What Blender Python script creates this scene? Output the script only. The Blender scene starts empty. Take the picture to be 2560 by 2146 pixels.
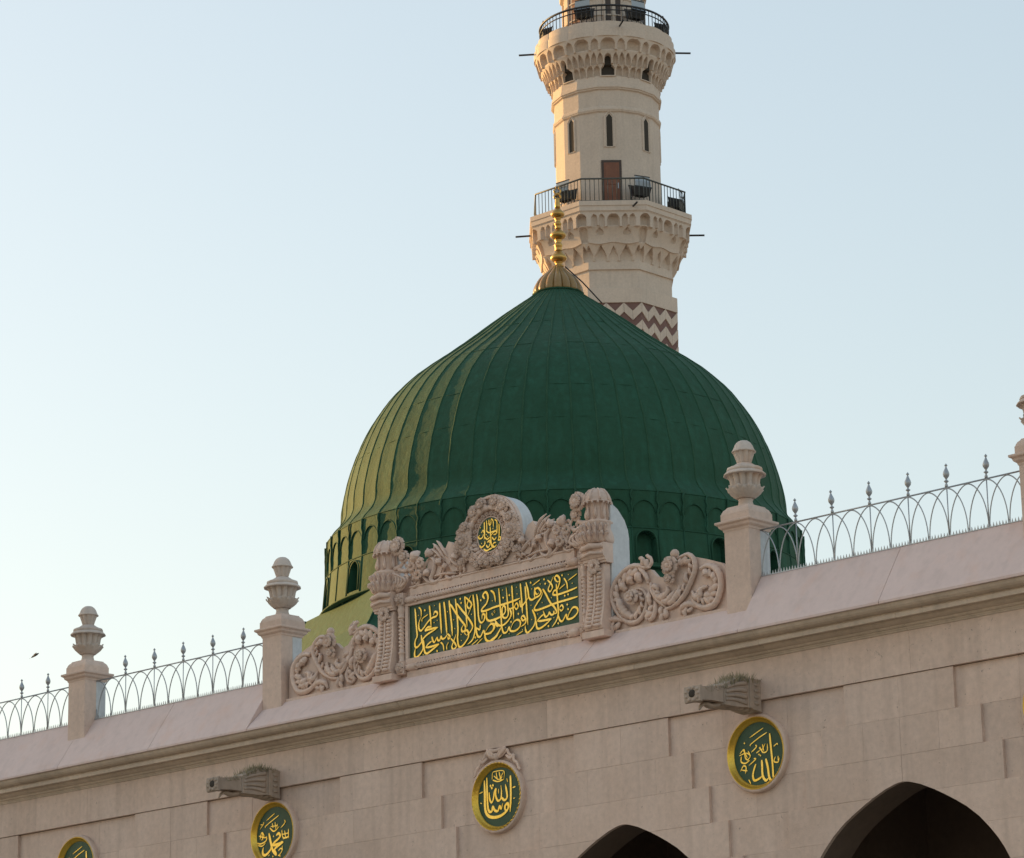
import bpy, math, random
import numpy as np
from mathutils import Vector, Matrix

random.seed(7)
R_ = math.radians
SC = bpy.context.scene
COL = SC.collection

# ------------------------------------------------------------------ camera
cam = bpy.data.cameras.new('camera')
cam_o = bpy.data.objects.new('camera', cam)
COL.objects.link(cam_o)
cam.sensor_width = 36.0
cam.lens = 112.5
cam.clip_start = 0.5
cam.clip_end = 4000
CAM = Vector((34.1077, -35.1805, 1.6))
cx = Vector((0.71908590, 0.69465341, -0.01929010))      # right
cy = Vector((0.19639461, -0.17651851, 0.96450525))      # up
cz = Vector((0.66659180, -0.69735060, -0.26335816))     # back
M = Matrix((cx, cy, cz)).transposed().to_4x4()
M.translation = CAM
cam_o.matrix_world = M
SC.camera = cam_o

# ------------------------------------------------------------------ sky, sun, exposure
SUN_EL = 12.0
SUN_AZ = -9.0          # degrees from -X towards +Y
world = bpy.data.worlds.new('World')
SC.world = world
world.use_nodes = True
wn = world.node_tree
bg = wn.nodes['Background']
sky = wn.nodes.new('ShaderNodeTexSky')
sky.sky_type = 'NISHITA'
sky.sun_disc = False
sky.sun_elevation = R_(SUN_EL)
sky.sun_rotation = R_(-90 + SUN_AZ)
sky.air_density = 1.3
sky.dust_density = 1.7
sky.ozone_density = 1.3
hz = wn.nodes.new('ShaderNodeGamma')          # dusty evening air: flattens the sky's contrast
hz.inputs[1].default_value = 0.56
wn.links.new(sky.outputs[0], hz.inputs[0])
wn.links.new(hz.outputs[0], bg.inputs[0])
bg.inputs[1].default_value = 0.15
sun = bpy.data.lights.new('sun', 'SUN')
sun.energy = 2.35
sun.angle = R_(0.6)
sun.color = (1.0, 0.57, 0.18)
sun_o = bpy.data.objects.new('sun', sun)
COL.objects.link(sun_o)
sd = Vector((-math.cos(R_(SUN_AZ)) * math.cos(R_(SUN_EL)), math.sin(R_(SUN_AZ)) * math.cos(R_(SUN_EL)), math.sin(R_(SUN_EL))))
sun_o.rotation_euler = sd.to_track_quat('Z', 'Y').to_euler()
sun_o.location = (-40, 0, 60)
vs = SC.view_settings
vs.view_transform = 'Standard'
vs.look = 'None'
vs.gamma = 1.0
vs.use_curve_mapping = False
vs.exposure = 1.52
SC.cycles.max_bounces = 6
SC.cycles.diffuse_bounces = 3

# ------------------------------------------------------------------ materials
class NT:
    def __init__(s, name):
        s.m = bpy.data.materials.new(name)
        s.m.use_nodes = True
        s.t = s.m.node_tree
        s.b = s.t.nodes['Principled BSDF']
        s.pos = s.n('ShaderNodeNewGeometry').outputs['Position']
    def n(s, typ, **kw):
        nd = s.t.nodes.new(typ)
        for k, v in kw.items():
            setattr(nd, k, v)
        return nd
    def l(s, a, b):
        s.t.links.new(a, b)
    def noise(s, scale, detail=4, vec=None, rough=0.55, stretch=None):
        nd = s.n('ShaderNodeTexNoise')
        nd.inputs['Scale'].default_value = scale
        nd.inputs['Detail'].default_value = detail
        nd.inputs['Roughness'].default_value = rough
        v = vec if vec is not None else s.pos
        if stretch:
            mp = s.n('ShaderNodeVectorMath', operation='MULTIPLY')
            mp.inputs[1].default_value = stretch
            s.l(v, mp.inputs[0]); v = mp.outputs[0]
        s.l(v, nd.inputs['Vector'])
        return nd.outputs['Fac']
    def ramp(s, fac, a, b, ca=(0, 0, 0), cb=(1, 1, 1)):
        r = s.n('ShaderNodeValToRGB')
        e = r.color_ramp.elements
        e[0].position = a; e[1].position = b
        e[0].color = (*ca, 1); e[1].color = (*cb, 1)
        s.l(fac, r.inputs[0])
        return r.outputs[0]
    def mix(s, fac, a, b, mode='MIX'):
        nd = s.n('ShaderNodeMixRGB', blend_type=mode)
        for i, v in ((0, fac), (1, a), (2, b)):
            if hasattr(v, 'default_value'):
                s.l(v, nd.inputs[i])
            elif i == 0:
                nd.inputs[0].default_value = v
            else:
                nd.inputs[i].default_value = (*v, 1)
        return nd.outputs[0]
    def math(s, op, a, b=0.0):
        nd = s.n('ShaderNodeMath', operation=op)
        for i, v in ((0, a), (1, b)):
            if hasattr(v, 'default_value'):
                s.l(v, nd.inputs[i])
            else:
                nd.inputs[i].default_value = v
        return nd.outputs[0]
    def bump(s, h, strength, dist):
        nd = s.n('ShaderNodeBump')
        nd.inputs['Strength'].default_value = strength
        nd.inputs['Distance'].default_value = dist
        s.l(h, nd.inputs['Height'])
        s.l(nd.outputs[0], s.b.inputs['Normal'])
    def fin(s, col, rough=0.85, metal=0.0):
        if hasattr(col, 'default_value'):
            s.l(col, s.b.inputs['Base Color'])
        else:
            s.b.inputs['Base Color'].default_value = (*col, 1)
        if hasattr(rough, 'default_value'):
            s.l(rough, s.b.inputs['Roughness'])
        else:
            s.b.inputs['Roughness'].default_value = rough
        s.b.inputs['Metallic'].default_value = metal
        return s.m

def sc3(c, k):
    return tuple(min(1, x * k) for x in c)

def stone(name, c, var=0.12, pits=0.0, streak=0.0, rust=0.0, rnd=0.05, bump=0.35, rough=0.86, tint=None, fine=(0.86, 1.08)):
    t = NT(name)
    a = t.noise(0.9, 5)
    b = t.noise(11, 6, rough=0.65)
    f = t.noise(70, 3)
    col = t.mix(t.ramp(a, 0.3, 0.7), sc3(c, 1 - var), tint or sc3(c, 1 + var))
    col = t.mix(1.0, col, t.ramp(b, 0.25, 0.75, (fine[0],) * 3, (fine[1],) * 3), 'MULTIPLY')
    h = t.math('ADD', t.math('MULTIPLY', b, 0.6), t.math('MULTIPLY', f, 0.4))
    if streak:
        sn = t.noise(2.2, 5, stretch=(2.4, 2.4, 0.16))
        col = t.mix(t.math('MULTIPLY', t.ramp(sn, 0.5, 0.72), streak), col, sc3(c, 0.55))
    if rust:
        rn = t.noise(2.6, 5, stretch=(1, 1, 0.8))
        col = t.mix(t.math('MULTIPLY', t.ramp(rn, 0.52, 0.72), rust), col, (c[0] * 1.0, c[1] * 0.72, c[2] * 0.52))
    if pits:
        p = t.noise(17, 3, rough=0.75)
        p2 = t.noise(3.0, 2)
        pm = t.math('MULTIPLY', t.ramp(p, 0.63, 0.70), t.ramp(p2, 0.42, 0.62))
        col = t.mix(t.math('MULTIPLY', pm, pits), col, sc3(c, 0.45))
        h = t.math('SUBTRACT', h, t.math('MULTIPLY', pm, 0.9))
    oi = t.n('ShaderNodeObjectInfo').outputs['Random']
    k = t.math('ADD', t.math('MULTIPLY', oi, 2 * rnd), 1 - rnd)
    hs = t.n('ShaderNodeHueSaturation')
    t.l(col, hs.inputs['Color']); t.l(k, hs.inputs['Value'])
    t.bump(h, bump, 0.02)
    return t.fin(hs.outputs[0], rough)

MAT = {}
MAT['wall'] = stone('wall_stone', (0.72, 0.53, 0.425), 0.09, pits=0.9, streak=0.30, rnd=0.065, tint=(0.735, 0.56, 0.465))
MAT['cornice'] = stone('cornice_stone', (0.60, 0.475, 0.37), 0.12, pits=0.5, streak=0.35, rnd=0.05)
MAT['coping'] = stone('coping_stone', (0.72, 0.555, 0.505), 0.04, rust=0.22, streak=0.22, rnd=0.025, bump=0.03, fine=(0.95, 1.03))
MAT['pier'] = stone('pier_stone', (0.69, 0.515, 0.42), 0.09, pits=0.5, streak=0.15)
MAT['urn'] = stone('urn_stone', (0.62, 0.51, 0.435), 0.10, rust=0.55, streak=0.4)
MAT['crest'] = stone('carved_stone', (0.71, 0.53, 0.435), 0.14, rust=0.25, streak=0.45, pits=0.5, rnd=0.03, bump=0.25)
MAT['plaster'] = stone('white_plaster', (0.62, 0.62, 0.62), 0.08, streak=0.45, bump=0.12)
MAT['minaret'] = stone('minaret_stone', (0.63, 0.515, 0.42), 0.05, streak=0.18, rnd=0.02, bump=0.06)
MAT['brown'] = stone('brown_stone', (0.20, 0.112, 0.095), 0.1)
MAT['spout'] = stone('weathered_stone', (0.47, 0.365, 0.29), 0.18, pits=0.4, streak=0.5)
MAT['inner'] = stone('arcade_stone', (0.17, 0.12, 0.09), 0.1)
MAT['paving'] = stone('plaza_paving', (0.27, 0.235, 0.19), 0.05, bump=0.1)
MAT['blocker'] = stone('blocker_render', (0.42, 0.36, 0.30), 0.06, bump=0.1)  # facing of the unseen block added to stop the sun
MAT['roof'] = stone('roof_screed', (0.45, 0.42, 0.40), 0.1)

def paint(name, c, c2, rough=0.5, scale=1.2, bump=0.25, spec=0.5, streak=0.0, spec_tint=None):
    t = NT(name)
    a = t.noise(scale, 6)
    b = t.noise(scale * 14, 5)
    col = t.mix(t.ramp(a, 0.32, 0.7), c, c2)
    if streak:
        sn = t.noise(3.0, 5, stretch=(2.0, 2.0, 0.18))
        col = t.mix(t.math('MULTIPLY', t.ramp(sn, 0.5, 0.75), streak), col, sc3(c2, 1.45))
    col = t.mix(1.0, col, t.ramp(b, 0.3, 0.7, (0.85,) * 3, (1.1,) * 3), 'MULTIPLY')
    t.bump(b, bump, 0.02)
    t.b.inputs['Specular IOR Level'].default_value = spec
    if spec_tint:
        t.b.inputs['Specular Tint'].default_value = (*spec_tint, 1)
    return t.fin(col, rough)

MAT['dome'] = paint('green_dome_paint', (0.006, 0.053, 0.038), (0.012, 0.068, 0.050), 0.80, 0.55, 0.6, 0.54, streak=0.6, spec_tint=(0.86, 1.0, 0.34))
MAT['dome_rib'] = paint('worn_rib_paint', (0.030, 0.088, 0.054), (0.016, 0.062, 0.038), 0.8, 3.0, 0.4, 0.34, spec_tint=(0.82, 1.0, 0.4))
MAT['dome_dark'] = paint('dark_opening', (0.006, 0.016, 0.010), (0.008, 0.02, 0.012), 0.8)
MAT['board'] = paint('green_board', (0.008, 0.055, 0.018), (0.012, 0.066, 0.024), 0.5, 2.0, 0.1)
MAT['letter'] = paint('gold_leaf_lettering', (0.88, 0.55, 0.075), (0.95, 0.67, 0.17), 0.38, 5, 0.1)
MAT['letter'].node_tree.nodes['Principled BSDF'].inputs['Metallic'].default_value = 0.8
MAT['gold'] = NT('gilded_metal').fin((0.56, 0.33, 0.10), 0.36, 1.0)
MAT['gilt'] = paint('gilt_moulding', (0.78, 0.46, 0.055), (0.88, 0.58, 0.10), 0.30, 4, 0.2)
MAT['gilt'].node_tree.nodes['Principled BSDF'].inputs['Metallic'].default_value = 0.75
MAT['old_dark'] = paint('dark_old_metal', (0.035, 0.022, 0.014), (0.05, 0.03, 0.018), 0.5, 3, 0.2)
MAT['bronze'] = paint('old_gilt', (0.25, 0.14, 0.042), (0.33, 0.20, 0.07), 0.36, 3, 0.2)
MAT['iron'] = NT('galvanised_iron').fin((0.42, 0.43, 0.44), 0.45, 0.6)
MAT['black'] = NT('black_iron').fin((0.018, 0.018, 0.02), 0.5)
MAT['grey_iron'] = NT('grey_green_iron').fin((0.07, 0.075, 0.065), 0.5)
MAT['lens'] = NT('lamp_glass').fin((0.36, 0.39, 0.41), 0.12)
MAT['wood'] = paint('brown_wood', (0.17, 0.055, 0.022), (0.22, 0.075, 0.03), 0.45, 3, 0.2)
MAT['dark_wood'] = paint('dark_wood', (0.05, 0.026, 0.016), (0.06, 0.033, 0.02), 0.5, 3)
MAT['void'] = NT('shadowed_opening').fin((0.045, 0.036, 0.027), 0.9)
MAT['grass'] = paint('dry_growth', (0.27, 0.225, 0.14), (0.36, 0.30, 0.19), 0.9, 8)
MAT['bird'] = NT('feathers').fin((0.06, 0.055, 0.05), 0.8)
MAT['glass'] = NT('window_glass').fin((0.06, 0.07, 0.08), 0.1)

# ------------------------------------------------------------------ mesh helpers
class MB:
    def __init__(s):
        s.v = []; s.f = []; s.s = []
    def add(s, vs_, fs, smooth=False):
        o = len(s.v)
        s.v.extend([tuple(p) for p in vs_])
        s.f.extend([tuple(i + o for i in f) for f in fs])
        s.s.extend([smooth] * len(fs))
        return s
    def box(s, x0, x1, y0, y1, z0, z1, b=0.0):
        if b <= 0:
            v = [(x, y, z) for x in (x0, x1) for y in (y0, y1) for z in (z0, z1)]
            return s.add(v, [(0, 1, 3, 2), (4, 6, 7, 5), (0, 4, 5, 1), (2, 3, 7, 6), (0, 2, 6, 4), (1, 5, 7, 3)])
        lo = (x0, y0, z0); hi = (x1, y1, z1)
        v = []; idx = {}
        for cx_ in (0, 1):
            for cy_ in (0, 1):
                for cz_ in (0, 1):
                    c = (cx_, cy_, cz_)
                    for ax in range(3):
                        p = []
                        for k in range(3):
                            base = hi[k] if c[k] else lo[k]
                            if k != ax:
                                base += -b if c[k] else b
                            p.append(base)
                        idx[c + (ax,)] = len(v); v.append(tuple(p))
        f = []
        for ax in range(3):
            o1, o2 = [k for k in range(3) if k != ax]
            for sd_ in (0, 1):
                q = []
                for a_, b_ in ((0, 0), (1, 0), (1, 1), (0, 1)):
                    c = [0, 0, 0]; c[ax] = sd_; c[o1] = a_; c[o2] = b_
                    q.append(idx[tuple(c) + (ax,)])
                flip = (sd_ == 0) ^ (ax == 1)
                f.append(tuple(reversed(q)) if flip else tuple(q))
        for ax in range(3):
            o1, o2 = [k for k in range(3) if k != ax]
            for a_ in (0, 1):
                for b_ in (0, 1):
                    c0 = [0, 0, 0]; c0[o1] = a_; c0[o2] = b_
                    c1 = list(c0); c1[ax] = 1
                    f.append((idx[tuple(c0) + (o1,)], idx[tuple(c1) + (o1,)], idx[tuple(c1) + (o2,)], idx[tuple(c0) + (o2,)]))
        for cx_ in (0, 1):
            for cy_ in (0, 1):
                for cz_ in (0, 1):
                    c = (cx_, cy_, cz_)
                    f.append((idx[c + (0,)], idx[c + (1,)], idx[c + (2,)]))
        return s.add(v, f)
    def prism(s, poly, y0, y1, ch=0.0):
        """polygon in (x,z) extruded from y0 (front) to y1 (back)"""
        n = len(poly)
        v = [(p[0], y0, p[1]) for p in poly] + [(p[0], y1, p[1]) for p in poly]
        f = [tuple(range(n)), tuple(range(2 * n - 1, n - 1, -1))]
        f += [(i, i + n, (i + 1) % n + n, (i + 1) % n) for i in range(n)]
        return s.add(v, f)
    def sweepx(s, prof, x0, x1):
        n = len(prof)
        v = [(x0, p[0], p[1]) for p in prof] + [(x1, p[0], p[1]) for p in prof]
        f = [tuple(range(n)), tuple(range(2 * n - 1, n - 1, -1))]
        f += [(i, (i + 1) % n, (i + 1) % n + n, i + n) for i in range(n)]
        return s.add(v, f)
    def lathe(s, prof, n=24, c=(0, 0, 0), fn=None, smooth=True, rot=0.0, cap=True, a0=0.0, a1=None):
        full = a1 is None
        m = n if full else n + 1
        v = []
        for (r, z) in prof:
            for k in range(m):
                th = rot + (2 * math.pi * k / n if full else a0 + (a1 - a0) * k / n)
                rr = r * (fn(th, z) if fn else 1.0)
                v.append((c[0] + rr * math.cos(th), c[1] + rr * math.sin(th), c[2] + z))
        f = []
        for i in range(len(prof) - 1):
            for k in range(n):
                k2 = (k + 1) % m
                f.append((i * m + k, i * m + k2, (i + 1) * m + k2, (i + 1) * m + k))
        s.add(v, f, smooth)
        if cap and full:
            o = len(s.v) - len(v)
            s.f.append(tuple(o + k for k in reversed(range(n)))); s.s.append(False)
            t = o + (len(prof) - 1) * m
            s.f.append(tuple(t + k for k in range(n))); s.s.append(False)
        return s
    def square(s, prof, c=(0, 0, 0), fy=1.0):
        """square stepped moulding: prof of (half width, z)"""
        v = []
        for (h, z) in prof:
            for a_, b_ in ((-1, -1), (1, -1), (1, 1), (-1, 1)):
                v.append((c[0] + a_ * h, c[1] + b_ * h * fy, c[2] + z))
        f = []
        for i in range(len(prof) - 1):
            for k in range(4):
                f.append((i * 4 + k, i * 4 + (k + 1) % 4, i * 4 + 4 + (k + 1) % 4, i * 4 + 4 + k))
        f.append((3, 2, 1, 0)); t = (len(prof) - 1) * 4
        f.append((t, t + 1, t + 2, t + 3))
        return s.add(v, f)
    def tube(s, pts, rad, n=8, flat=1.0, axis=None, flute=0.0, nfl=3, smooth=True):
        """tube along pts; rad scalar or list; flat scales the section along axis (a world direction)"""
        pts = [Vector(p) for p in pts]
        if not hasattr(rad, '__len__'):
            rad = [rad] * len(pts)
        v = []
        up0 = Vector(axis) if axis else Vector((0, 0, 1))
        prev = None
        for i, p in enumerate(pts):
            d = (pts[min(i + 1, len(pts) - 1)] - pts[max(i - 1, 0)])
            d = d.normalized() if d.length > 1e-9 else Vector((0, 0, 1))
            if axis:
                u = up0
                w = d.cross(u)
                w = w.normalized() if w.length > 1e-6 else Vector((1, 0, 0))
            else:
                if prev is None:
                    r_ = Vector((0, 0, 1)) if abs(d.z) < 0.9 else Vector((1, 0, 0))
                    u = (r_ - d * r_.dot(d)).normalized()
                else:
                    u = (prev - d * prev.dot(d)).normalized()
                prev = u
                w = d.cross(u)
            for k in range(n):
                a_ = 2 * math.pi * k / n
                rr = rad[i] * (1 + flute * math.cos(nfl * a_))
                v.append(p + w * (rr * math.cos(a_)) + u * (rr * flat * math.sin(a_)))
        f = []
        for i in range(len(pts) - 1):
            for k in range(n):
                f.append((i * n + k, i * n + (k + 1) % n, (i + 1) * n + (k + 1) % n, (i + 1) * n + k))
        f.append(tuple(reversed(range(n))))
        f.append(tuple(range((len(pts) - 1) * n, len(pts) * n)))
        return s.add(v, f, smooth)
    def ball(s, c, rx, ry, rz, nu=10, nv=6):
        v = [(c[0], c[1], c[2] - rz)]
        for i in range(1, nv):
            ph = -math.pi / 2 + math.pi * i / nv
            for k in range(nu):
                th = 2 * math.pi * k / nu
                v.append((c[0] + rx * math.cos(ph) * math.cos(th), c[1] + ry * math.cos(ph) * math.sin(th), c[2] + rz * math.sin(ph)))
        v.append((c[0], c[1], c[2] + rz))
        f = []
        for k in range(nu):
            f.append((0, 1 + (k + 1) % nu, 1 + k))
            f.append((len(v) - 1, len(v) - 1 - nu + k, len(v) - 1 - nu + (k + 1) % nu))
        for i in range(nv - 2):
            for k in range(nu):
                a_ = 1 + i * nu
                f.append((a_ + k, a_ + (k + 1) % nu, a_ + nu + (k + 1) % nu, a_ + nu + k))
        return s.add(v, f, True)
    def grid(s, P, smooth=True, flip=False):
        nu = len(P); nv = len(P[0])
        v = [p for row in P for p in row]
        f = []
        for i in range(nu - 1):
            for j in range(nv - 1):
                q = (i * nv + j, (i + 1) * nv + j, (i + 1) * nv + j + 1, i * nv + j + 1)
                f.append(tuple(reversed(q)) if flip else q)
        return s.add(v, f, smooth)
    def mesh(s, name):
        me = bpy.data.meshes.new(name)
        me.from_pydata(s.v, [], s.f)
        me.polygons.foreach_set('use_smooth', s.s)
        me.update()
        return me
    def build(s, name, mat, parent=None, fix=True):
        me = s.mesh(name)
        if fix:
            import bmesh
            bm = bmesh.new(); bm.from_mesh(me)
            bmesh.ops.recalc_face_normals(bm, faces=bm.faces)
            bm.to_mesh(me); bm.free()
        me.materials.append(MAT[mat])
        return put(name, me, parent)

def put(name, me, parent=None, loc=(0, 0, 0), rotz=0.0):
    o = bpy.data.objects.new(name, me)
    COL.objects.link(o)
    if parent:
        o.parent = parent
    o.location = loc
    o.rotation_euler = (0, 0, rotz)
    return o

def thing(name, label, cat, loc=(0, 0, 0), rotz=0.0, group=None):
    o = bpy.data.objects.new(name, None)
    COL.objects.link(o)
    o.empty_display_size = 0.3
    o.location = loc; o.rotation_euler = (0, 0, rotz)
    return tag(o, label, cat, group)

def tag(o, label, cat, group=None):
    o['label'] = label; o['category'] = cat
    if group:
        o['group'] = group
    return o

def structure(o):
    o['kind'] = 'structure'
    return o

def stuff(o):
    o['kind'] = 'stuff'
    return o

def copy_tree(o, parent=None):
    c = o.copy(); COL.objects.link(c)
    c.parent = parent
    for ch in list(o.children):
        copy_tree(ch, c)
    return c

def spline(p, n=6):
    """Catmull-Rom through points"""
    if len(p) < 3:
        a, b = np.array(p[0], float), np.array(p[-1], float)
        return [tuple(a + (b - a) * t) for t in np.linspace(0, 1, n + 1)]
    P = [np.array(q, float) for q in p]
    P = [2 * P[0] - P[1]] + P + [2 * P[-1] - P[-2]]
    out = []
    for i in range(1, len(P) - 2):
        for k in range(n):
            t = k / n
            a, b, c, d = P[i - 1], P[i], P[i + 1], P[i + 2]
            out.append(tuple(0.5 * (2 * b + (c - a) * t + (2 * a - 5 * b + 4 * c - d) * t * t + (3 * b - a - 3 * c + d) * t ** 3)))
    out.append(tuple(P[-2]))
    return out

def strokes_mesh(S, y, th=0.012, ox=0.0, oz=0.0, nib=0.9, wk=1.0):
    """calligraphic strokes as thin raised ribbons in the x,z plane"""
    mb = MB()
    for w, p in S:
        w = w * wk
        if len(p) == 1:
            x, z = p[0]; x += ox; z += oz; h = w * 0.5
            mb.prism([(x, z + h), (x - h * 0.85, z + h * 0.1), (x, z - h), (x + h * 0.85, z - h * 0.1)], y - th, y)
            continue
        q = spline(p, 5)
        n = len(q)
        L = []; Rr = []
        for i in range(n):
            a = q[max(i - 1, 0)]; b = q[min(i + 1, n - 1)]
            dx, dz = b[0] - a[0], b[1] - a[1]
            l = math.hypot(dx, dz) or 1e-6
            dx /= l; dz /= l
            ang = math.atan2(dz, dx)
            pen = 0.62 + 0.42 * abs(math.sin(ang - nib))
            t = i / (n - 1)
            tap = min(1.0, 0.55 + t * 6) * min(1.0, 0.25 + (1 - t) * 4.5)
            h = w * 0.5 * pen * tap
            x = q[i][0] + ox; z = q[i][1] + oz
            L.append((x - dz * h, z + dx * h)); Rr.append((x + dz * h, z - dx * h))
        v = []
        for i in range(n):
            yy = y - th - 0.0006 * (i % 2)
            v += [(L[i][0], yy, L[i][1]), (Rr[i][0], yy, Rr[i][1]), (L[i][0], y, L[i][1]), (Rr[i][0], y, Rr[i][1])]
        f = []
        for i in range(n - 1):
            o = i * 4
            f += [(o, o + 1, o + 5, o + 4), (o, o + 4, o + 6, o + 2), (o + 1, o + 3, o + 7, o + 5)]
        f += [(0, 2, 3, 1), (n * 4 - 4, n * 4 - 3, n * 4 - 1, n * 4 - 2)]
        mb.add(v, f)
    return mb
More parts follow.
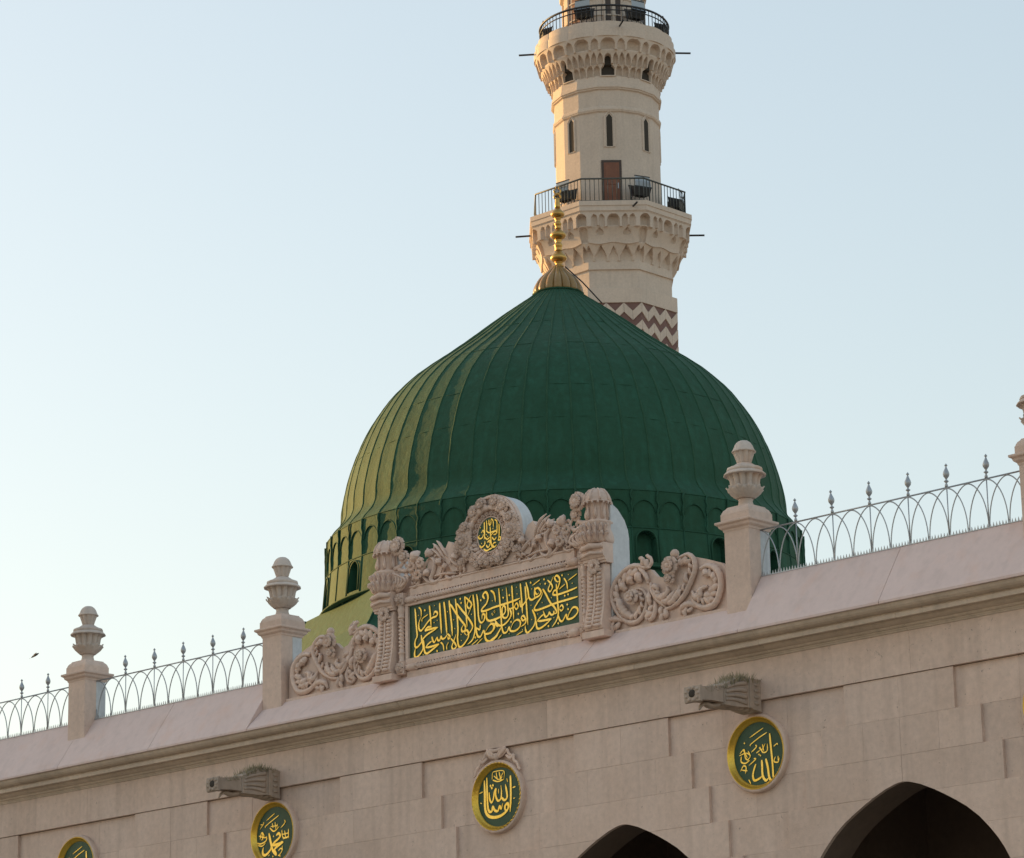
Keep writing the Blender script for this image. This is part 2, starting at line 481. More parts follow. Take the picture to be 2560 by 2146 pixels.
PANEL = [
 (0.0428,[(-1.769,12.358),(-1.758,12.263),(-1.748,12.128),(-1.734,11.992),(-1.727,11.902),(-1.765,11.846),(-1.782,11.778),(-1.761,11.725),(-1.711,11.731),(-1.648,11.775),(-1.585,11.844),(-1.497,11.893),(-1.397,11.926),(-1.323,11.945),(-1.255,11.974)]),
 (0.0446,[(-1.633,11.905),(-1.62,11.814),(-1.593,11.731),(-1.606,11.662),(-1.688,11.586),(-1.763,11.562),(-1.79,11.601),(-1.784,11.663),(-1.767,11.713)]),
 (0.0477,[(-1.552,11.963),(-1.446,11.969),(-1.255,11.974)]),
 (0.0424,[(-1.551,11.968),(-1.483,12.01),(-1.396,12.001)]),
 (0.0467,[(-1.585,11.818),(-1.575,11.701),(-1.551,11.609),(-1.49,11.591),(-1.378,11.636),(-1.235,11.693)]),
 (0.0442,[(-1.235,11.698),(-1.402,11.684),(-1.538,11.685)]),
 (0.036,[(-1.538,11.687),(-1.475,11.739),(-1.394,11.771)]),
 (0.0401,[(-1.393,11.841),(-1.361,11.757),(-1.324,11.755),(-1.276,11.823)]),
 (0.04,[(-1.276,11.818),(-1.258,11.763),(-1.215,11.761),(-1.187,11.831)]),
 (0.04,[(-1.187,11.827),(-1.16,11.77),(-1.092,11.781),(-1.04,11.834)]),
 (0.0377,[(-1.04,11.834),(-0.982,11.777),(-1.02,11.748),(-1.037,11.794)]),
 (0.0444,[(-1.21,12.36),(-1.201,12.217),(-1.188,12.038),(-1.177,11.86)]),
 (0.0443,[(-1.112,12.362),(-1.09,12.199),(-1.07,11.993),(-1.055,11.832)]),
 (0.0442,[(-0.995,12.365),(-0.974,12.181),(-0.948,11.974),(-0.933,11.787)]),
 (0.042,[(-0.972,12.304),(-0.924,12.243),(-0.829,12.113),(-0.734,12.001),(-0.645,11.899),(-0.653,11.831),(-0.708,11.817),(-0.727,11.869),(-0.675,11.93)]),
 (0.044,[(-0.854,12.368),(-0.839,12.247),(-0.818,12.067),(-0.808,11.846),(-0.819,11.716),(-0.791,11.59),(-0.719,11.587),(-0.639,11.645),(-0.58,11.71),(-0.579,11.784),(-0.617,11.825),(-0.66,11.788),(-0.624,11.747)]),
 (0.0419,[(-0.825,12.289),(-0.706,12.155),(-0.588,12.03),(-0.494,11.902),(-0.489,11.84),(-0.545,11.779),(-0.618,11.742)]),
 (0.0376,[(-0.647,12.374),(-0.632,12.213),(-0.618,12.053),(-0.603,11.875)]),
 (0.0355,[(-0.641,12.364),(-0.546,12.287),(-0.499,12.226),(-0.549,12.164),(-0.598,12.216),(-0.57,12.282),(-0.508,12.368)]),
 (0.0437,[(-0.462,12.37),(-0.439,12.182),(-0.426,11.961),(-0.43,11.787),(-0.487,11.656),(-0.597,11.595)]),
 (0.0394,[(-0.381,12.365),(-0.36,12.213),(-0.347,11.992),(-0.302,11.897),(-0.229,11.921),(-0.215,12.005),(-0.263,12.022),(-0.274,11.945)]),
 (0.0208,[(-0.475,12.223),(-0.587,12.057)]),
 (0.0475,[(-0.209,12.262),(-0.246,12.325),(-0.182,12.367),(-0.134,12.289),(-0.163,12.189),(-0.27,12.11),(-0.255,12.069),(-0.105,12.079),(0.086,12.105)]),
 (0.033,[(-0.074,12.375),(-0.004,12.311),(0.029,12.193)]),
 (0.0434,[(-0.399,11.843),(-0.398,11.756),(-0.366,11.685),(-0.307,11.68),(-0.245,11.758),(-0.21,11.704),(-0.103,11.7),(-0.006,11.763),(-0.028,11.832),(-0.112,11.824),(-0.203,11.734)]),
 (0.0351,[(-0.314,11.864),(-0.328,11.788),(-0.382,11.814),(-0.419,11.759)]),
 (0.0473,[(-0.222,11.693),(-0.189,11.601),(-0.094,11.569),(0.026,11.62),(0.081,11.672)]),
 (0.0377,[(-0.971,11.749),(-0.887,11.666),(-0.852,11.599),(-0.913,11.565),(-0.949,11.614),(-0.898,11.703),(-0.848,11.8)]),
 (0.0299,[(-1.682,12.366),(-1.633,12.314),(-1.628,12.206)]),
 (0.0212,[(-1.473,12.217),(-1.604,12.167),(-1.611,12.115)]),
 (0.0423,[(-1.349,12.188),(-1.318,12.236),(-1.263,12.21),(-1.282,12.16),(-1.393,12.142),(-1.481,12.094),(-1.569,12.019),(-1.638,11.977),(-1.684,12.02),(-1.68,12.117),(-1.628,12.206)]),
 (0.0403,[(-1.439,12.354),(-1.429,12.254),(-1.418,12.146),(-1.408,12.003)]),
 (0.0294,[(-1.198,11.723),(-1.144,11.67),(-1.127,11.571)]),
 (0.023,[(-1.021,11.695),(-1.064,11.64),(-1.06,11.578)]),
 (0.0206,[(-0.368,11.638),(-0.513,11.569)]),
 (0.0206,[(-0.272,11.64),(-0.417,11.558)]),
 (0.0454,[(-0.172,12.051),(-0.174,11.947),(-0.11,11.893),(0.009,11.896),(0.087,11.905)]),
 (0.0451,[(0.008,11.848),(0.043,11.799),(0.084,11.775)]),
 (0.0553,[(-1.546,12.295)]),
 (0.0547,[(-1.28,11.594)]),
 (0.0544,[(-0.745,12.35)]),
 (0.0543,[(-0.728,12.282)]),
 (0.0538,[(-0.293,12.254)]),
 (0.0534,[(-0.042,11.986)]),
 (0.0534,[(0.001,12.027)]),
 (0.0537,[(-0.429,11.678)]),
 (0.0275,[(-1.328,12.335)]),
 (0.0275,[(-1.339,12.062)]),
 (0.0272,[(-0.898,12.036)]),
 (0.0271,[(-0.739,11.774)]),
 (0.0271,[(-0.735,11.677)]),
 (0.0272,[(-0.876,11.892)]),
 (0.0273,[(-1.035,12.19)]),
 (0.0274,[(-1.271,12.087)]),
 (0.0277,[(-1.69,12.234)]),
 (0.0268,[(-0.043,12.204)]),
 (0.027,[(-0.503,12.061)]),
 (0.0275,[(-1.595,11.581)]),
 (0.0411,[(0.103,12.378),(0.121,12.174),(0.14,11.954),(0.158,11.743),(0.197,11.655),(0.268,11.665),(0.311,11.728),(0.339,11.667),(0.433,11.648),(0.534,11.692),(0.554,11.775),(0.484,11.817),(0.401,11.782),(0.34,11.689)]),
 (0.0432,[(-0.089,12.087),(0.149,12.105),(0.387,12.122),(0.558,12.146)]),
 (0.0411,[(-0.094,11.9),(0.025,11.903),(0.133,11.921),(0.229,11.974),(0.237,12.051),(0.196,12.084),(0.165,12.02),(0.18,11.913),(0.25,11.884),(0.299,11.937),(0.289,12.086),(0.277,12.236),(0.263,12.368)]),
 (0.0388,[(0.387,12.374),(0.395,12.216),(0.405,12.024),(0.414,11.832)]),
 (0.0428,[(0.325,12.028),(0.364,11.935),(0.321,11.856),(0.212,11.787),(0.106,11.786),(0.03,11.85),(0.008,11.906)]),
 (0.0367,[(0.348,12.016),(0.419,12.022),(0.48,12.081),(0.516,12.023),(0.477,11.986),(0.431,12.028)]),
 (0.0386,[(0.57,12.378),(0.584,12.228),(0.597,12.053),(0.606,11.896)]),
 (0.0426,[(0.693,12.374),(0.731,12.238),(0.751,12.123),(0.808,12.079),(0.89,12.1),(0.972,12.121),(1.009,12.175),(0.941,12.246),(0.876,12.214),(0.915,12.147),(0.962,12.165)]),
 (0.0363,[(0.883,12.265),(0.869,12.181),(0.873,12.103)]),
 (0.0406,[(0.674,12.317),(0.686,12.125),(0.7,11.907),(0.715,11.698)]),
 (0.0426,[(0.551,12.112),(0.574,12.014),(0.643,12.046),(0.739,12.133)]),
 (0.0402,[(1.044,12.212),(1.1,12.134),(1.199,11.972),(1.289,11.88),(1.326,11.797),(1.268,11.781)]),
 (0.0399,[(1.27,11.832),(1.262,11.782),(1.205,11.783),(1.172,11.839)]),
 (0.04,[(1.172,11.831),(1.147,11.783),(1.089,11.767),(1.043,11.869)]),
 (0.0435,[(1.772,11.972),(1.543,11.958),(1.314,11.945),(1.082,11.914),(0.907,11.899),(0.86,11.933),(0.922,12.009),(1.006,12.089),(1.043,12.161)]),
 (0.0415,[(1.765,12.117),(1.605,12.093),(1.375,12.071),(1.266,12.085),(1.279,12.139),(1.343,12.154),(1.394,12.231),(1.406,12.314),(1.35,12.371),(1.301,12.341),(1.347,12.277),(1.399,12.273)]),
 (0.042,[(1.334,12.241),(1.346,12.059),(1.358,11.886),(1.359,11.758),(1.305,11.656),(1.222,11.584)]),
 (0.0418,[(1.354,11.759),(1.396,11.658),(1.453,11.649),(1.525,11.731),(1.551,11.659),(1.659,11.659),(1.763,11.727),(1.754,11.796),(1.67,11.818),(1.587,11.738),(1.551,11.663)]),
 (0.0341,[(1.152,12.332),(1.22,12.269),(1.252,12.203),(1.199,12.143),(1.162,12.184),(1.196,12.247),(1.275,12.371)]),
 (0.0319,[(1.497,12.308),(1.552,12.221),(1.566,12.116)]),
 (0.0218,[(1.772,12.329),(1.576,12.252)]),
 (0.0219,[(1.517,12.21),(1.383,12.147)]),
 (0.0222,[(0.991,12.367),(0.826,12.3)]),
 (0.0423,[(0.815,11.923),(0.859,11.838),(0.88,11.749),(0.831,11.654),(0.712,11.578),(0.666,11.62),(0.657,11.699)]),
 (0.0459,[(1.214,11.713),(1.076,11.714),(0.92,11.721)]),
 (0.0362,[(0.914,11.727),(0.991,11.783),(1.062,11.814)]),
 (0.0442,[(0.891,11.73),(0.9,11.639),(0.945,11.602),(1.05,11.628),(1.203,11.706)]),
 (0.0404,[(0.677,11.794),(0.621,11.86),(0.579,11.832),(0.613,11.783),(0.671,11.8),(0.658,11.733),(0.563,11.692)]),
 (0.0338,[(1.391,11.863),(1.438,11.894),(1.469,11.842),(1.424,11.807),(1.382,11.848)]),
 (0.0472,[(-0.102,11.576),(0.006,11.62),(0.091,11.693),(0.14,11.755)]),
 (0.0452,[(-0.099,11.688),(-0.032,11.747),(-0.024,11.815),(-0.095,11.861)]),
 (0.0289,[(-0.059,12.37),(-0.0,12.316),(0.026,12.173)]),
 (0.0204,[(0.149,11.636),(0.065,11.576)]),
 (0.0202,[(0.608,11.62),(0.466,11.574)]),
 (0.0526,[(0.792,12.353)]),
 (0.0523,[(1.078,12.357)]),
 (0.0522,[(1.099,12.285)]),
 (0.0519,[(1.459,12.357)]),
 (0.0517,[(1.505,12.028)]),
 (0.0516,[(1.574,12.038)]),
 (0.0516,[(1.552,11.884)]),
 (0.0515,[(1.567,11.809)]),
 (0.0519,[(1.148,11.612)]),
 (0.0517,[(1.355,11.622)]),
 (0.0532,[(0.194,12.215)]),
 (0.0531,[(0.33,12.231)]),
 (0.0528,[(0.516,11.906)]),
 (0.0529,[(0.355,11.803)]),
 (0.0534,[(-0.05,11.993)]),
 (0.0534,[(0.002,12.02)]),
 (0.0265,[(0.487,12.331)]),
 (0.0267,[(0.185,12.338)]),
 (0.0262,[(0.995,12.298)]),
 (0.0258,[(1.665,12.198)]),
 (0.0263,[(0.813,12.251)]),
 (0.026,[(1.224,12.045)]),
 (0.0261,[(1.027,12.0)]),
 (0.0262,[(0.788,11.996)]),
 (0.0261,[(0.929,11.836)]),
 (0.0262,[(0.799,11.771)]),
 (0.0259,[(1.266,11.722)]),
 (0.0264,[(0.309,11.624)]),
 (0.0265,[(0.496,12.226)]),
 (0.0265,[(0.235,11.731)]),
 (0.0259,[(1.59,12.347)]),
 (0.0263,[(0.597,11.639)]),
]
OVAL = [
 (0.0234,[(-0.109,0.223),(-0.107,0.103),(-0.106,-0.016),(-0.125,-0.059)]),
 (0.0202,[(-0.059,0.24),(-0.054,0.14),(-0.059,0.061)]),
 (0.0202,[(-0.005,0.243),(-0.002,0.164),(0.029,0.158),(0.045,0.248)]),
 (0.0171,[(0.045,0.248),(0.084,0.207),(0.092,0.1)]),
 (0.0202,[(0.121,0.221),(0.165,0.186),(0.169,0.086),(0.168,-0.012)]),
 (0.0217,[(0.213,0.138),(0.215,0.045),(0.207,-0.072),(0.193,-0.122),(0.237,-0.117),(0.234,-0.077),(0.198,-0.08)]),
 (0.0233,[(0.019,0.127),(0.024,0.014),(0.033,-0.12),(0.056,-0.203),(0.11,-0.216),(0.155,-0.188)]),
 (0.0234,[(-0.254,0.017),(-0.219,-0.029),(-0.155,-0.02),(-0.127,0.034)]),
 (0.0187,[(-0.172,0.055),(-0.139,0.096),(-0.113,0.038)]),
 (0.0233,[(-0.101,-0.03),(-0.048,-0.066),(0.015,-0.038)]),
 (0.0217,[(0.038,-0.016),(0.098,0.027),(0.156,0.026),(0.142,-0.014),(0.079,-0.019)]),
 (0.0217,[(0.055,-0.052),(0.104,-0.1),(0.158,-0.063)]),
 (0.0265,[(-0.221,-0.141),(-0.177,-0.175),(-0.109,-0.141),(-0.103,-0.083)]),
 (0.0233,[(-0.077,-0.153),(-0.034,-0.201),(0.013,-0.149),(0.005,-0.095),(-0.027,-0.103),(0.004,-0.128)]),
 (0.0249,[(-0.133,-0.209),(-0.071,-0.247),(0.002,-0.233),(0.056,-0.223)]),
 (0.0216,[(0.138,-0.152),(0.089,-0.15),(0.07,-0.186),(0.11,-0.219)]),
 (0.0202,[(-0.072,0.077),(-0.01,0.033),(0.08,0.036),(0.166,0.047)]),
 (0.0234,[(-0.218,0.02)]),
 (0.0234,[(-0.176,-0.113)]),
 (0.0233,[(-0.038,-0.022)]),
 (0.0233,[(-0.049,-0.112)]),
 (0.0233,[(-0.064,0.01)]),
 (0.0233,[(0.081,0.082)]),
 (0.0234,[(-0.197,0.146)]),
]
MED0 = [
 (0.0549,[(-0.308,0.289),(-0.303,0.067),(-0.302,-0.134),(-0.263,-0.24),(-0.169,-0.296),(-0.016,-0.305),(0.111,-0.265),(0.195,-0.193),(0.184,-0.124),(0.129,-0.153),(0.131,-0.213),(0.188,-0.229)]),
 (0.0461,[(-0.255,0.328),(-0.252,0.061),(-0.243,-0.123),(-0.211,-0.205),(-0.154,-0.202),(-0.137,-0.136),(-0.09,-0.201),(-0.027,-0.213),(0.01,-0.144),(0.043,-0.193),(0.08,-0.107)]),
 (0.0455,[(0.252,0.301),(0.255,0.137),(0.253,-0.045),(0.231,-0.261)]),
 (0.0394,[(-0.21,0.093),(-0.2,-0.009),(-0.163,-0.069),(-0.124,-0.027),(-0.095,0.088),(-0.063,0.13),(-0.071,0.03),(-0.023,-0.058),(0.041,-0.029),(0.056,0.061),(0.046,0.172)]),
 (0.0435,[(0.048,-0.012),(0.116,-0.065),(0.174,-0.027),(0.164,0.075),(0.142,0.178)]),
 (0.0153,[(-0.141,0.286),(-0.126,0.386),(-0.049,0.403),(0.115,0.383),(0.112,0.255)]),
 (0.0197,[(-0.05,0.385),(-0.027,0.263)]),
 (0.0218,[(0.014,0.386),(0.048,0.245)]),
 (0.0218,[(0.102,0.366),(0.05,0.299),(0.061,0.243)]),
 (0.024,[(-0.129,0.276),(-0.015,0.239),(0.112,0.259)]),
 (0.022,[(-0.421,0.1),(-0.344,0.118)]),
 (0.026,[(0.295,0.105),(0.358,0.117)]),
 (0.0154,[(-0.405,-0.049),(-0.367,-0.063)]),
 (0.0151,[(0.306,-0.061),(0.343,-0.056)]),
 (0.0152,[(0.176,0.265),(0.189,0.204)]),
 (0.0152,[(-0.006,0.123),(-0.007,0.05)]),
 (0.0175,[(-0.102,0.337),(-0.002,0.269),(0.088,0.304)]),
 (0.0569,[(-0.176,0.19)]),
 (0.0568,[(-0.125,0.193)]),
 (0.0568,[(-0.149,0.154)]),
]
MED1 = [
 (0.0529,[(-0.146,0.033),(-0.111,-0.091),(-0.084,-0.196),(-0.132,-0.264),(-0.228,-0.318),(-0.29,-0.302),(-0.3,-0.246),(-0.281,-0.183)]),
 (0.0504,[(0.033,-0.024),(0.088,0.006),(0.131,-0.04),(0.088,-0.081),(0.005,-0.123),(-0.077,-0.164)]),
 (0.057,[(0.204,-0.146),(0.074,-0.172),(-0.084,-0.177)]),
 (0.0528,[(-0.084,-0.177),(-0.049,-0.264),(0.033,-0.337),(-0.008,-0.25),(0.088,-0.196),(0.204,-0.154)]),
 (0.0184,[(-0.008,0.345),(-0.208,0.248)]),
 (0.0195,[(0.095,0.301),(-0.077,0.228),(-0.229,0.158),(-0.235,0.135)]),
 (0.0206,[(0.238,0.21),(0.245,0.163),(0.142,0.088)]),
 (0.0173,[(-0.277,0.233),(-0.277,0.205),(-0.367,0.122)]),
 (0.015,[(-0.353,0.195),(-0.298,0.193)]),
 (0.0253,[(-0.125,0.118),(-0.022,0.051),(0.108,0.119)]),
 (0.0184,[(-0.063,0.189),(-0.043,0.104)]),
 (0.0184,[(0.005,0.2),(0.019,0.079)]),
 (0.0183,[(0.06,0.166),(0.047,0.103)]),
 (0.0161,[(-0.104,0.139),(0.074,0.137)]),
 (0.0277,[(-0.436,-0.102),(-0.339,-0.121),(-0.215,-0.08),(-0.201,-0.007)]),
 (0.0254,[(-0.367,-0.044),(-0.325,0.062),(-0.27,0.0),(-0.339,-0.066)]),
 (0.0208,[(-0.394,0.014),(-0.256,-0.029),(-0.201,-0.017)]),
 (0.0231,[(-0.422,-0.14),(-0.311,-0.161),(-0.228,-0.115)]),
 (0.0185,[(-0.311,0.07),(-0.297,-0.071)]),
 (0.0229,[(0.17,0.052),(0.197,-0.07),(0.32,-0.093)]),
 (0.0205,[(0.238,0.035),(0.265,-0.096)]),
 (0.0205,[(0.333,0.052),(0.333,-0.104)]),
 (0.0206,[(0.183,-0.023),(0.347,-0.014)]),
 (0.0228,[(0.197,-0.098),(0.347,-0.069)]),
 (0.0251,[(0.088,-0.279),(0.142,-0.248),(0.183,-0.271),(0.129,-0.338),(0.088,-0.361)]),
 (0.0183,[(0.183,-0.207),(0.169,-0.306)]),
 (0.0183,[(0.074,-0.351),(0.142,-0.376)]),
 (0.0184,[(-0.132,-0.319),(-0.159,-0.344)]),
 (0.0367,[(-0.033,-0.031)]),
 (0.0366,[(-0.049,-0.36)]),
]
MED2 = [
 (0.0179,[(0.109,0.355),(-0.15,0.246)]),
 (0.0201,[(0.175,0.282),(0.014,0.22),(-0.13,0.15),(-0.146,0.122)]),
 (0.0379,[(0.224,0.26),(0.238,0.052),(0.252,-0.126),(0.258,-0.284),(0.258,-0.45)]),
 (0.0446,[(0.06,-0.102),(0.063,-0.19),(0.067,-0.328),(0.12,-0.403),(0.179,-0.371)]),
 (0.0445,[(0.136,-0.092),(0.167,-0.223),(0.185,-0.362),(0.232,-0.436),(0.259,-0.43)]),
 (0.0402,[(-0.05,-0.146),(-0.085,-0.211),(-0.115,-0.305),(-0.087,-0.378),(0.009,-0.36),(0.061,-0.327)]),
 (0.0246,[(-0.042,0.128),(-0.031,0.097),(-0.129,0.031)]),
 (0.0224,[(-0.083,-0.063),(-0.052,-0.077),(-0.183,-0.154)]),
 (0.0248,[(-0.316,-0.004),(-0.32,-0.082),(-0.245,-0.112),(-0.154,-0.074)]),
 (0.0225,[(-0.339,0.039),(-0.26,0.088),(-0.241,-0.033),(-0.179,-0.081)]),
 (0.0203,[(-0.273,0.08),(-0.203,-0.038)]),
 (0.0202,[(-0.185,0.058),(-0.151,-0.025),(-0.217,-0.076)]),
 (0.018,[(-0.353,0.011),(-0.225,0.034),(-0.138,-0.017)]),
 (0.0223,[(0.032,0.089),(0.091,0.003),(0.168,0.022),(0.173,0.12)]),
 (0.0201,[(0.084,0.121),(0.104,0.02)]),
 (0.0201,[(0.135,0.125),(0.068,0.045),(0.019,0.081)]),
 (0.0201,[(-0.035,0.009),(0.03,0.04)]),
 (0.02,[(0.289,0.065),(0.348,0.097),(0.365,0.075)]),
 (0.0222,[(0.313,-0.085),(0.284,-0.15),(0.358,-0.169),(0.381,-0.104)]),
 (0.0177,[(0.363,-0.082),(0.36,-0.15)]),
 (0.0247,[(-0.339,-0.218),(-0.285,-0.146),(-0.235,-0.172),(-0.252,-0.259)]),
 (0.0202,[(-0.313,-0.202),(-0.212,-0.224)]),
 (0.0336,[(-0.223,-0.429),(-0.074,-0.497),(0.078,-0.496)]),
 (0.0201,[(-0.193,-0.354),(-0.158,-0.418)]),
 (0.036,[(-0.249,0.18)]),
 (0.0357,[(0.014,-0.017)]),
 (0.0357,[(0.038,-0.035)]),
]
WSCROLL = [
 (0.0912,[(3.192,12.373),(3.28,12.303),(3.283,12.223),(3.184,12.185),(3.056,12.227),(2.926,12.245),(2.793,12.217),(2.659,12.14),(2.55,12.039),(2.492,11.908),(2.506,11.766),(2.586,11.613),(2.7,11.486),(2.827,11.406),(2.97,11.393),(3.09,11.463),(3.159,11.58),(3.178,11.705),(3.13,11.822),(3.042,11.886),(2.964,11.89)]),
 (0.1087,[(2.712,11.454),(2.556,11.494),(2.437,11.488),(2.394,11.415),(2.432,11.359)]),
 (0.0955,[(3.555,11.496),(3.671,11.507),(3.8,11.554),(3.931,11.64),(4.024,11.752),(4.092,11.858),(4.148,11.966),(4.159,12.062),(4.119,12.167),(4.021,12.238),(3.906,12.238),(3.791,12.219)]),
 (0.1165,[(4.25,11.988),(4.389,12.003),(4.548,11.936),(4.63,11.816),(4.647,11.667),(4.603,11.519),(4.511,11.409),(4.36,11.38),(4.211,11.423),(4.103,11.524),(4.088,11.624)]),
 (0.1052,[(4.174,11.434),(4.025,11.488),(3.885,11.462),(3.836,11.362)]),
 (0.0794,[(3.252,11.941),(3.298,11.794),(3.383,11.672),(3.494,11.575),(3.555,11.496)]),
 (0.0904,[(3.33,11.651),(3.351,11.529),(3.321,11.426),(3.242,11.384),(3.154,11.443)]),
 (0.0955,[(3.53,11.5),(3.564,11.406),(3.524,11.354)]),
]
WLEAF = [
 (0.1093,[(2.654,12.021),(2.731,11.968),(2.781,11.9)]),
 (0.1147,[(2.828,12.102),(2.878,12.043),(2.915,11.977)]),
 (0.12,[(2.987,12.134),(3.049,12.054),(3.071,11.971)]),
 (0.1265,[(2.608,11.829),(2.681,11.678),(2.78,11.542),(2.921,11.46)]),
 (0.085,[(3.302,11.893),(3.372,11.733),(3.499,11.672),(3.604,11.743),(3.582,11.826)]),
 (0.0846,[(3.421,11.665),(3.572,11.601),(3.677,11.662),(3.732,11.742)]),
 (0.0899,[(3.558,11.564),(3.712,11.588),(3.806,11.681),(3.843,11.802)]),
 (0.1108,[(4.323,11.936),(4.383,11.887),(4.393,11.826)]),
 (0.0938,[(4.484,11.899),(4.518,11.825),(4.49,11.752)]),
 (0.088,[(4.524,11.688),(4.458,11.621),(4.408,11.61)]),
 (0.089,[(4.06,11.687),(4.143,11.576),(4.244,11.588),(4.26,11.673),(4.375,11.703)]),
 (0.0995,[(4.307,11.597),(4.405,11.552),(4.481,11.578)]),
 (0.0851,[(3.214,11.808),(3.242,11.695),(3.244,11.586)]),
 (0.0686,[(3.004,12.231),(3.117,12.142),(3.204,12.028),(3.212,11.927)]),
 (0.0784,[(3.915,12.153),(3.991,12.13),(4.014,12.077)]),
]
WFLOWER = [
 (0.1141,[(2.946,11.763)]),
 (0.1124,[(3.709,12.11)]),
 (0.1123,[(3.689,11.926)]),
 (0.1125,[(3.756,12.299)]),
]
CRIB = [
 (0.0815,[(1.419,13.08),(1.32,13.108),(1.243,13.056),(1.216,12.976),(1.25,12.867),(1.309,12.763),(1.257,12.698),(1.157,12.715),(1.072,12.805),(1.056,12.901)]),
 (0.0762,[(1.382,13.096),(1.466,12.988),(1.525,12.884),(1.497,12.786)]),
 (0.0628,[(1.597,13.179),(1.594,13.067),(1.565,12.942),(1.512,12.849),(1.409,12.746),(1.282,12.684),(1.156,12.659),(1.07,12.74)]),
 (0.0495,[(0.754,12.762),(0.92,12.785),(1.047,12.8),(1.26,12.8),(1.437,12.843)]),
 (0.0659,[(0.804,12.739),(0.879,12.693),(0.969,12.739),(0.99,12.801)]),
 (0.0637,[(0.94,13.044),(1.02,13.171),(1.112,13.296),(1.209,13.372)]),
 (0.0636,[(1.003,13.024),(1.082,13.15),(1.186,13.263),(1.289,13.338)]),
 (0.0635,[(1.066,13.031),(1.145,13.13),(1.248,13.214),(1.375,13.257)]),
 (0.0769,[(0.889,13.035),(0.772,12.924),(0.655,12.84)]),
 (0.0885,[(0.582,12.995),(0.604,12.868),(0.691,12.759)]),
 (0.0649,[(1.574,12.838),(1.608,12.729),(1.706,12.694),(1.805,12.722)]),
 (0.054,[(1.635,12.799),(1.712,12.878),(1.814,12.972),(1.902,13.03)]),
]
CLEAF = [
 (0.1204,[(1.092,13.064),(1.097,12.998),(1.101,12.931)]),
 (0.1845,[(1.562,13.26),(1.609,13.158),(1.581,13.06)]),
 (0.1303,[(1.415,12.931),(1.375,12.864),(1.361,12.801)]),
 (0.0878,[(0.937,12.932),(0.987,12.904),(1.011,12.863)]),
 (0.1215,[(0.661,13.056),(0.736,13.015),(0.747,12.956)]),
 (0.0866,[(1.646,13.151),(1.651,13.113),(1.649,13.057)]),
 (0.1201,[(1.259,13.165),(1.348,13.187),(1.398,13.206)]),
]
# ------------------------------------------------------------------ ground
g = MB(); g.add([(-1500, -1500, 0), (1500, -1500, 0), (1500, 1500, 0), (-1500, 1500, 0)], [(0, 1, 2, 3)])
structure(g.build('ground', 'paving'))
r = MB(); r.box(-42, 34, 0.66, 42, 10.55, 10.72)
structure(r.build('roof_terrace', 'roof'))

# ------------------------------------------------------------------ arcade wall
P = 5.17
ZR = [9.862, 9.285, 8.757, 8.222, 7.69, 7.16, 6.63]
HW = [0.945, 1.37, 1.69, 2.03, 2.29, 2.585]
ARCH = [(0.0, 8.392), (0.07, 8.386), (0.15, 8.368), (0.3, 8.322), (0.53, 8.222), (0.70, 8.135), (0.87, 8.04), (1.05, 7.93), (1.25, 7.77), (1.4, 7.615), (1.53, 7.46), (1.63, 7.31), (1.71, 7.16), (1.79, 6.9), (1.83, 6.63), (1.83, 0.0)]
def arch_x(z):
    if z >= ARCH[0][1]: return 0.0
    for a, b in zip(ARCH, ARCH[1:]):
        if b[1] <= z <= a[1]:
            t = (a[1] - z) / (a[1] - b[1] + 1e-9)
            return a[0] + (b[0] - a[0]) * t
    return 1.83
def arch_pts(zt, zb):
    """curve points between zb and zt, from bottom up, as (dx, z)"""
    pts = [(arch_x(zb), zb)]
    for dx, z in reversed(ARCH):
        if zb + 0.004 < z < zt - 0.004:
            pts.append((dx, z))
    pts.append((arch_x(zt), min(zt, ARCH[0][1])))
    return pts

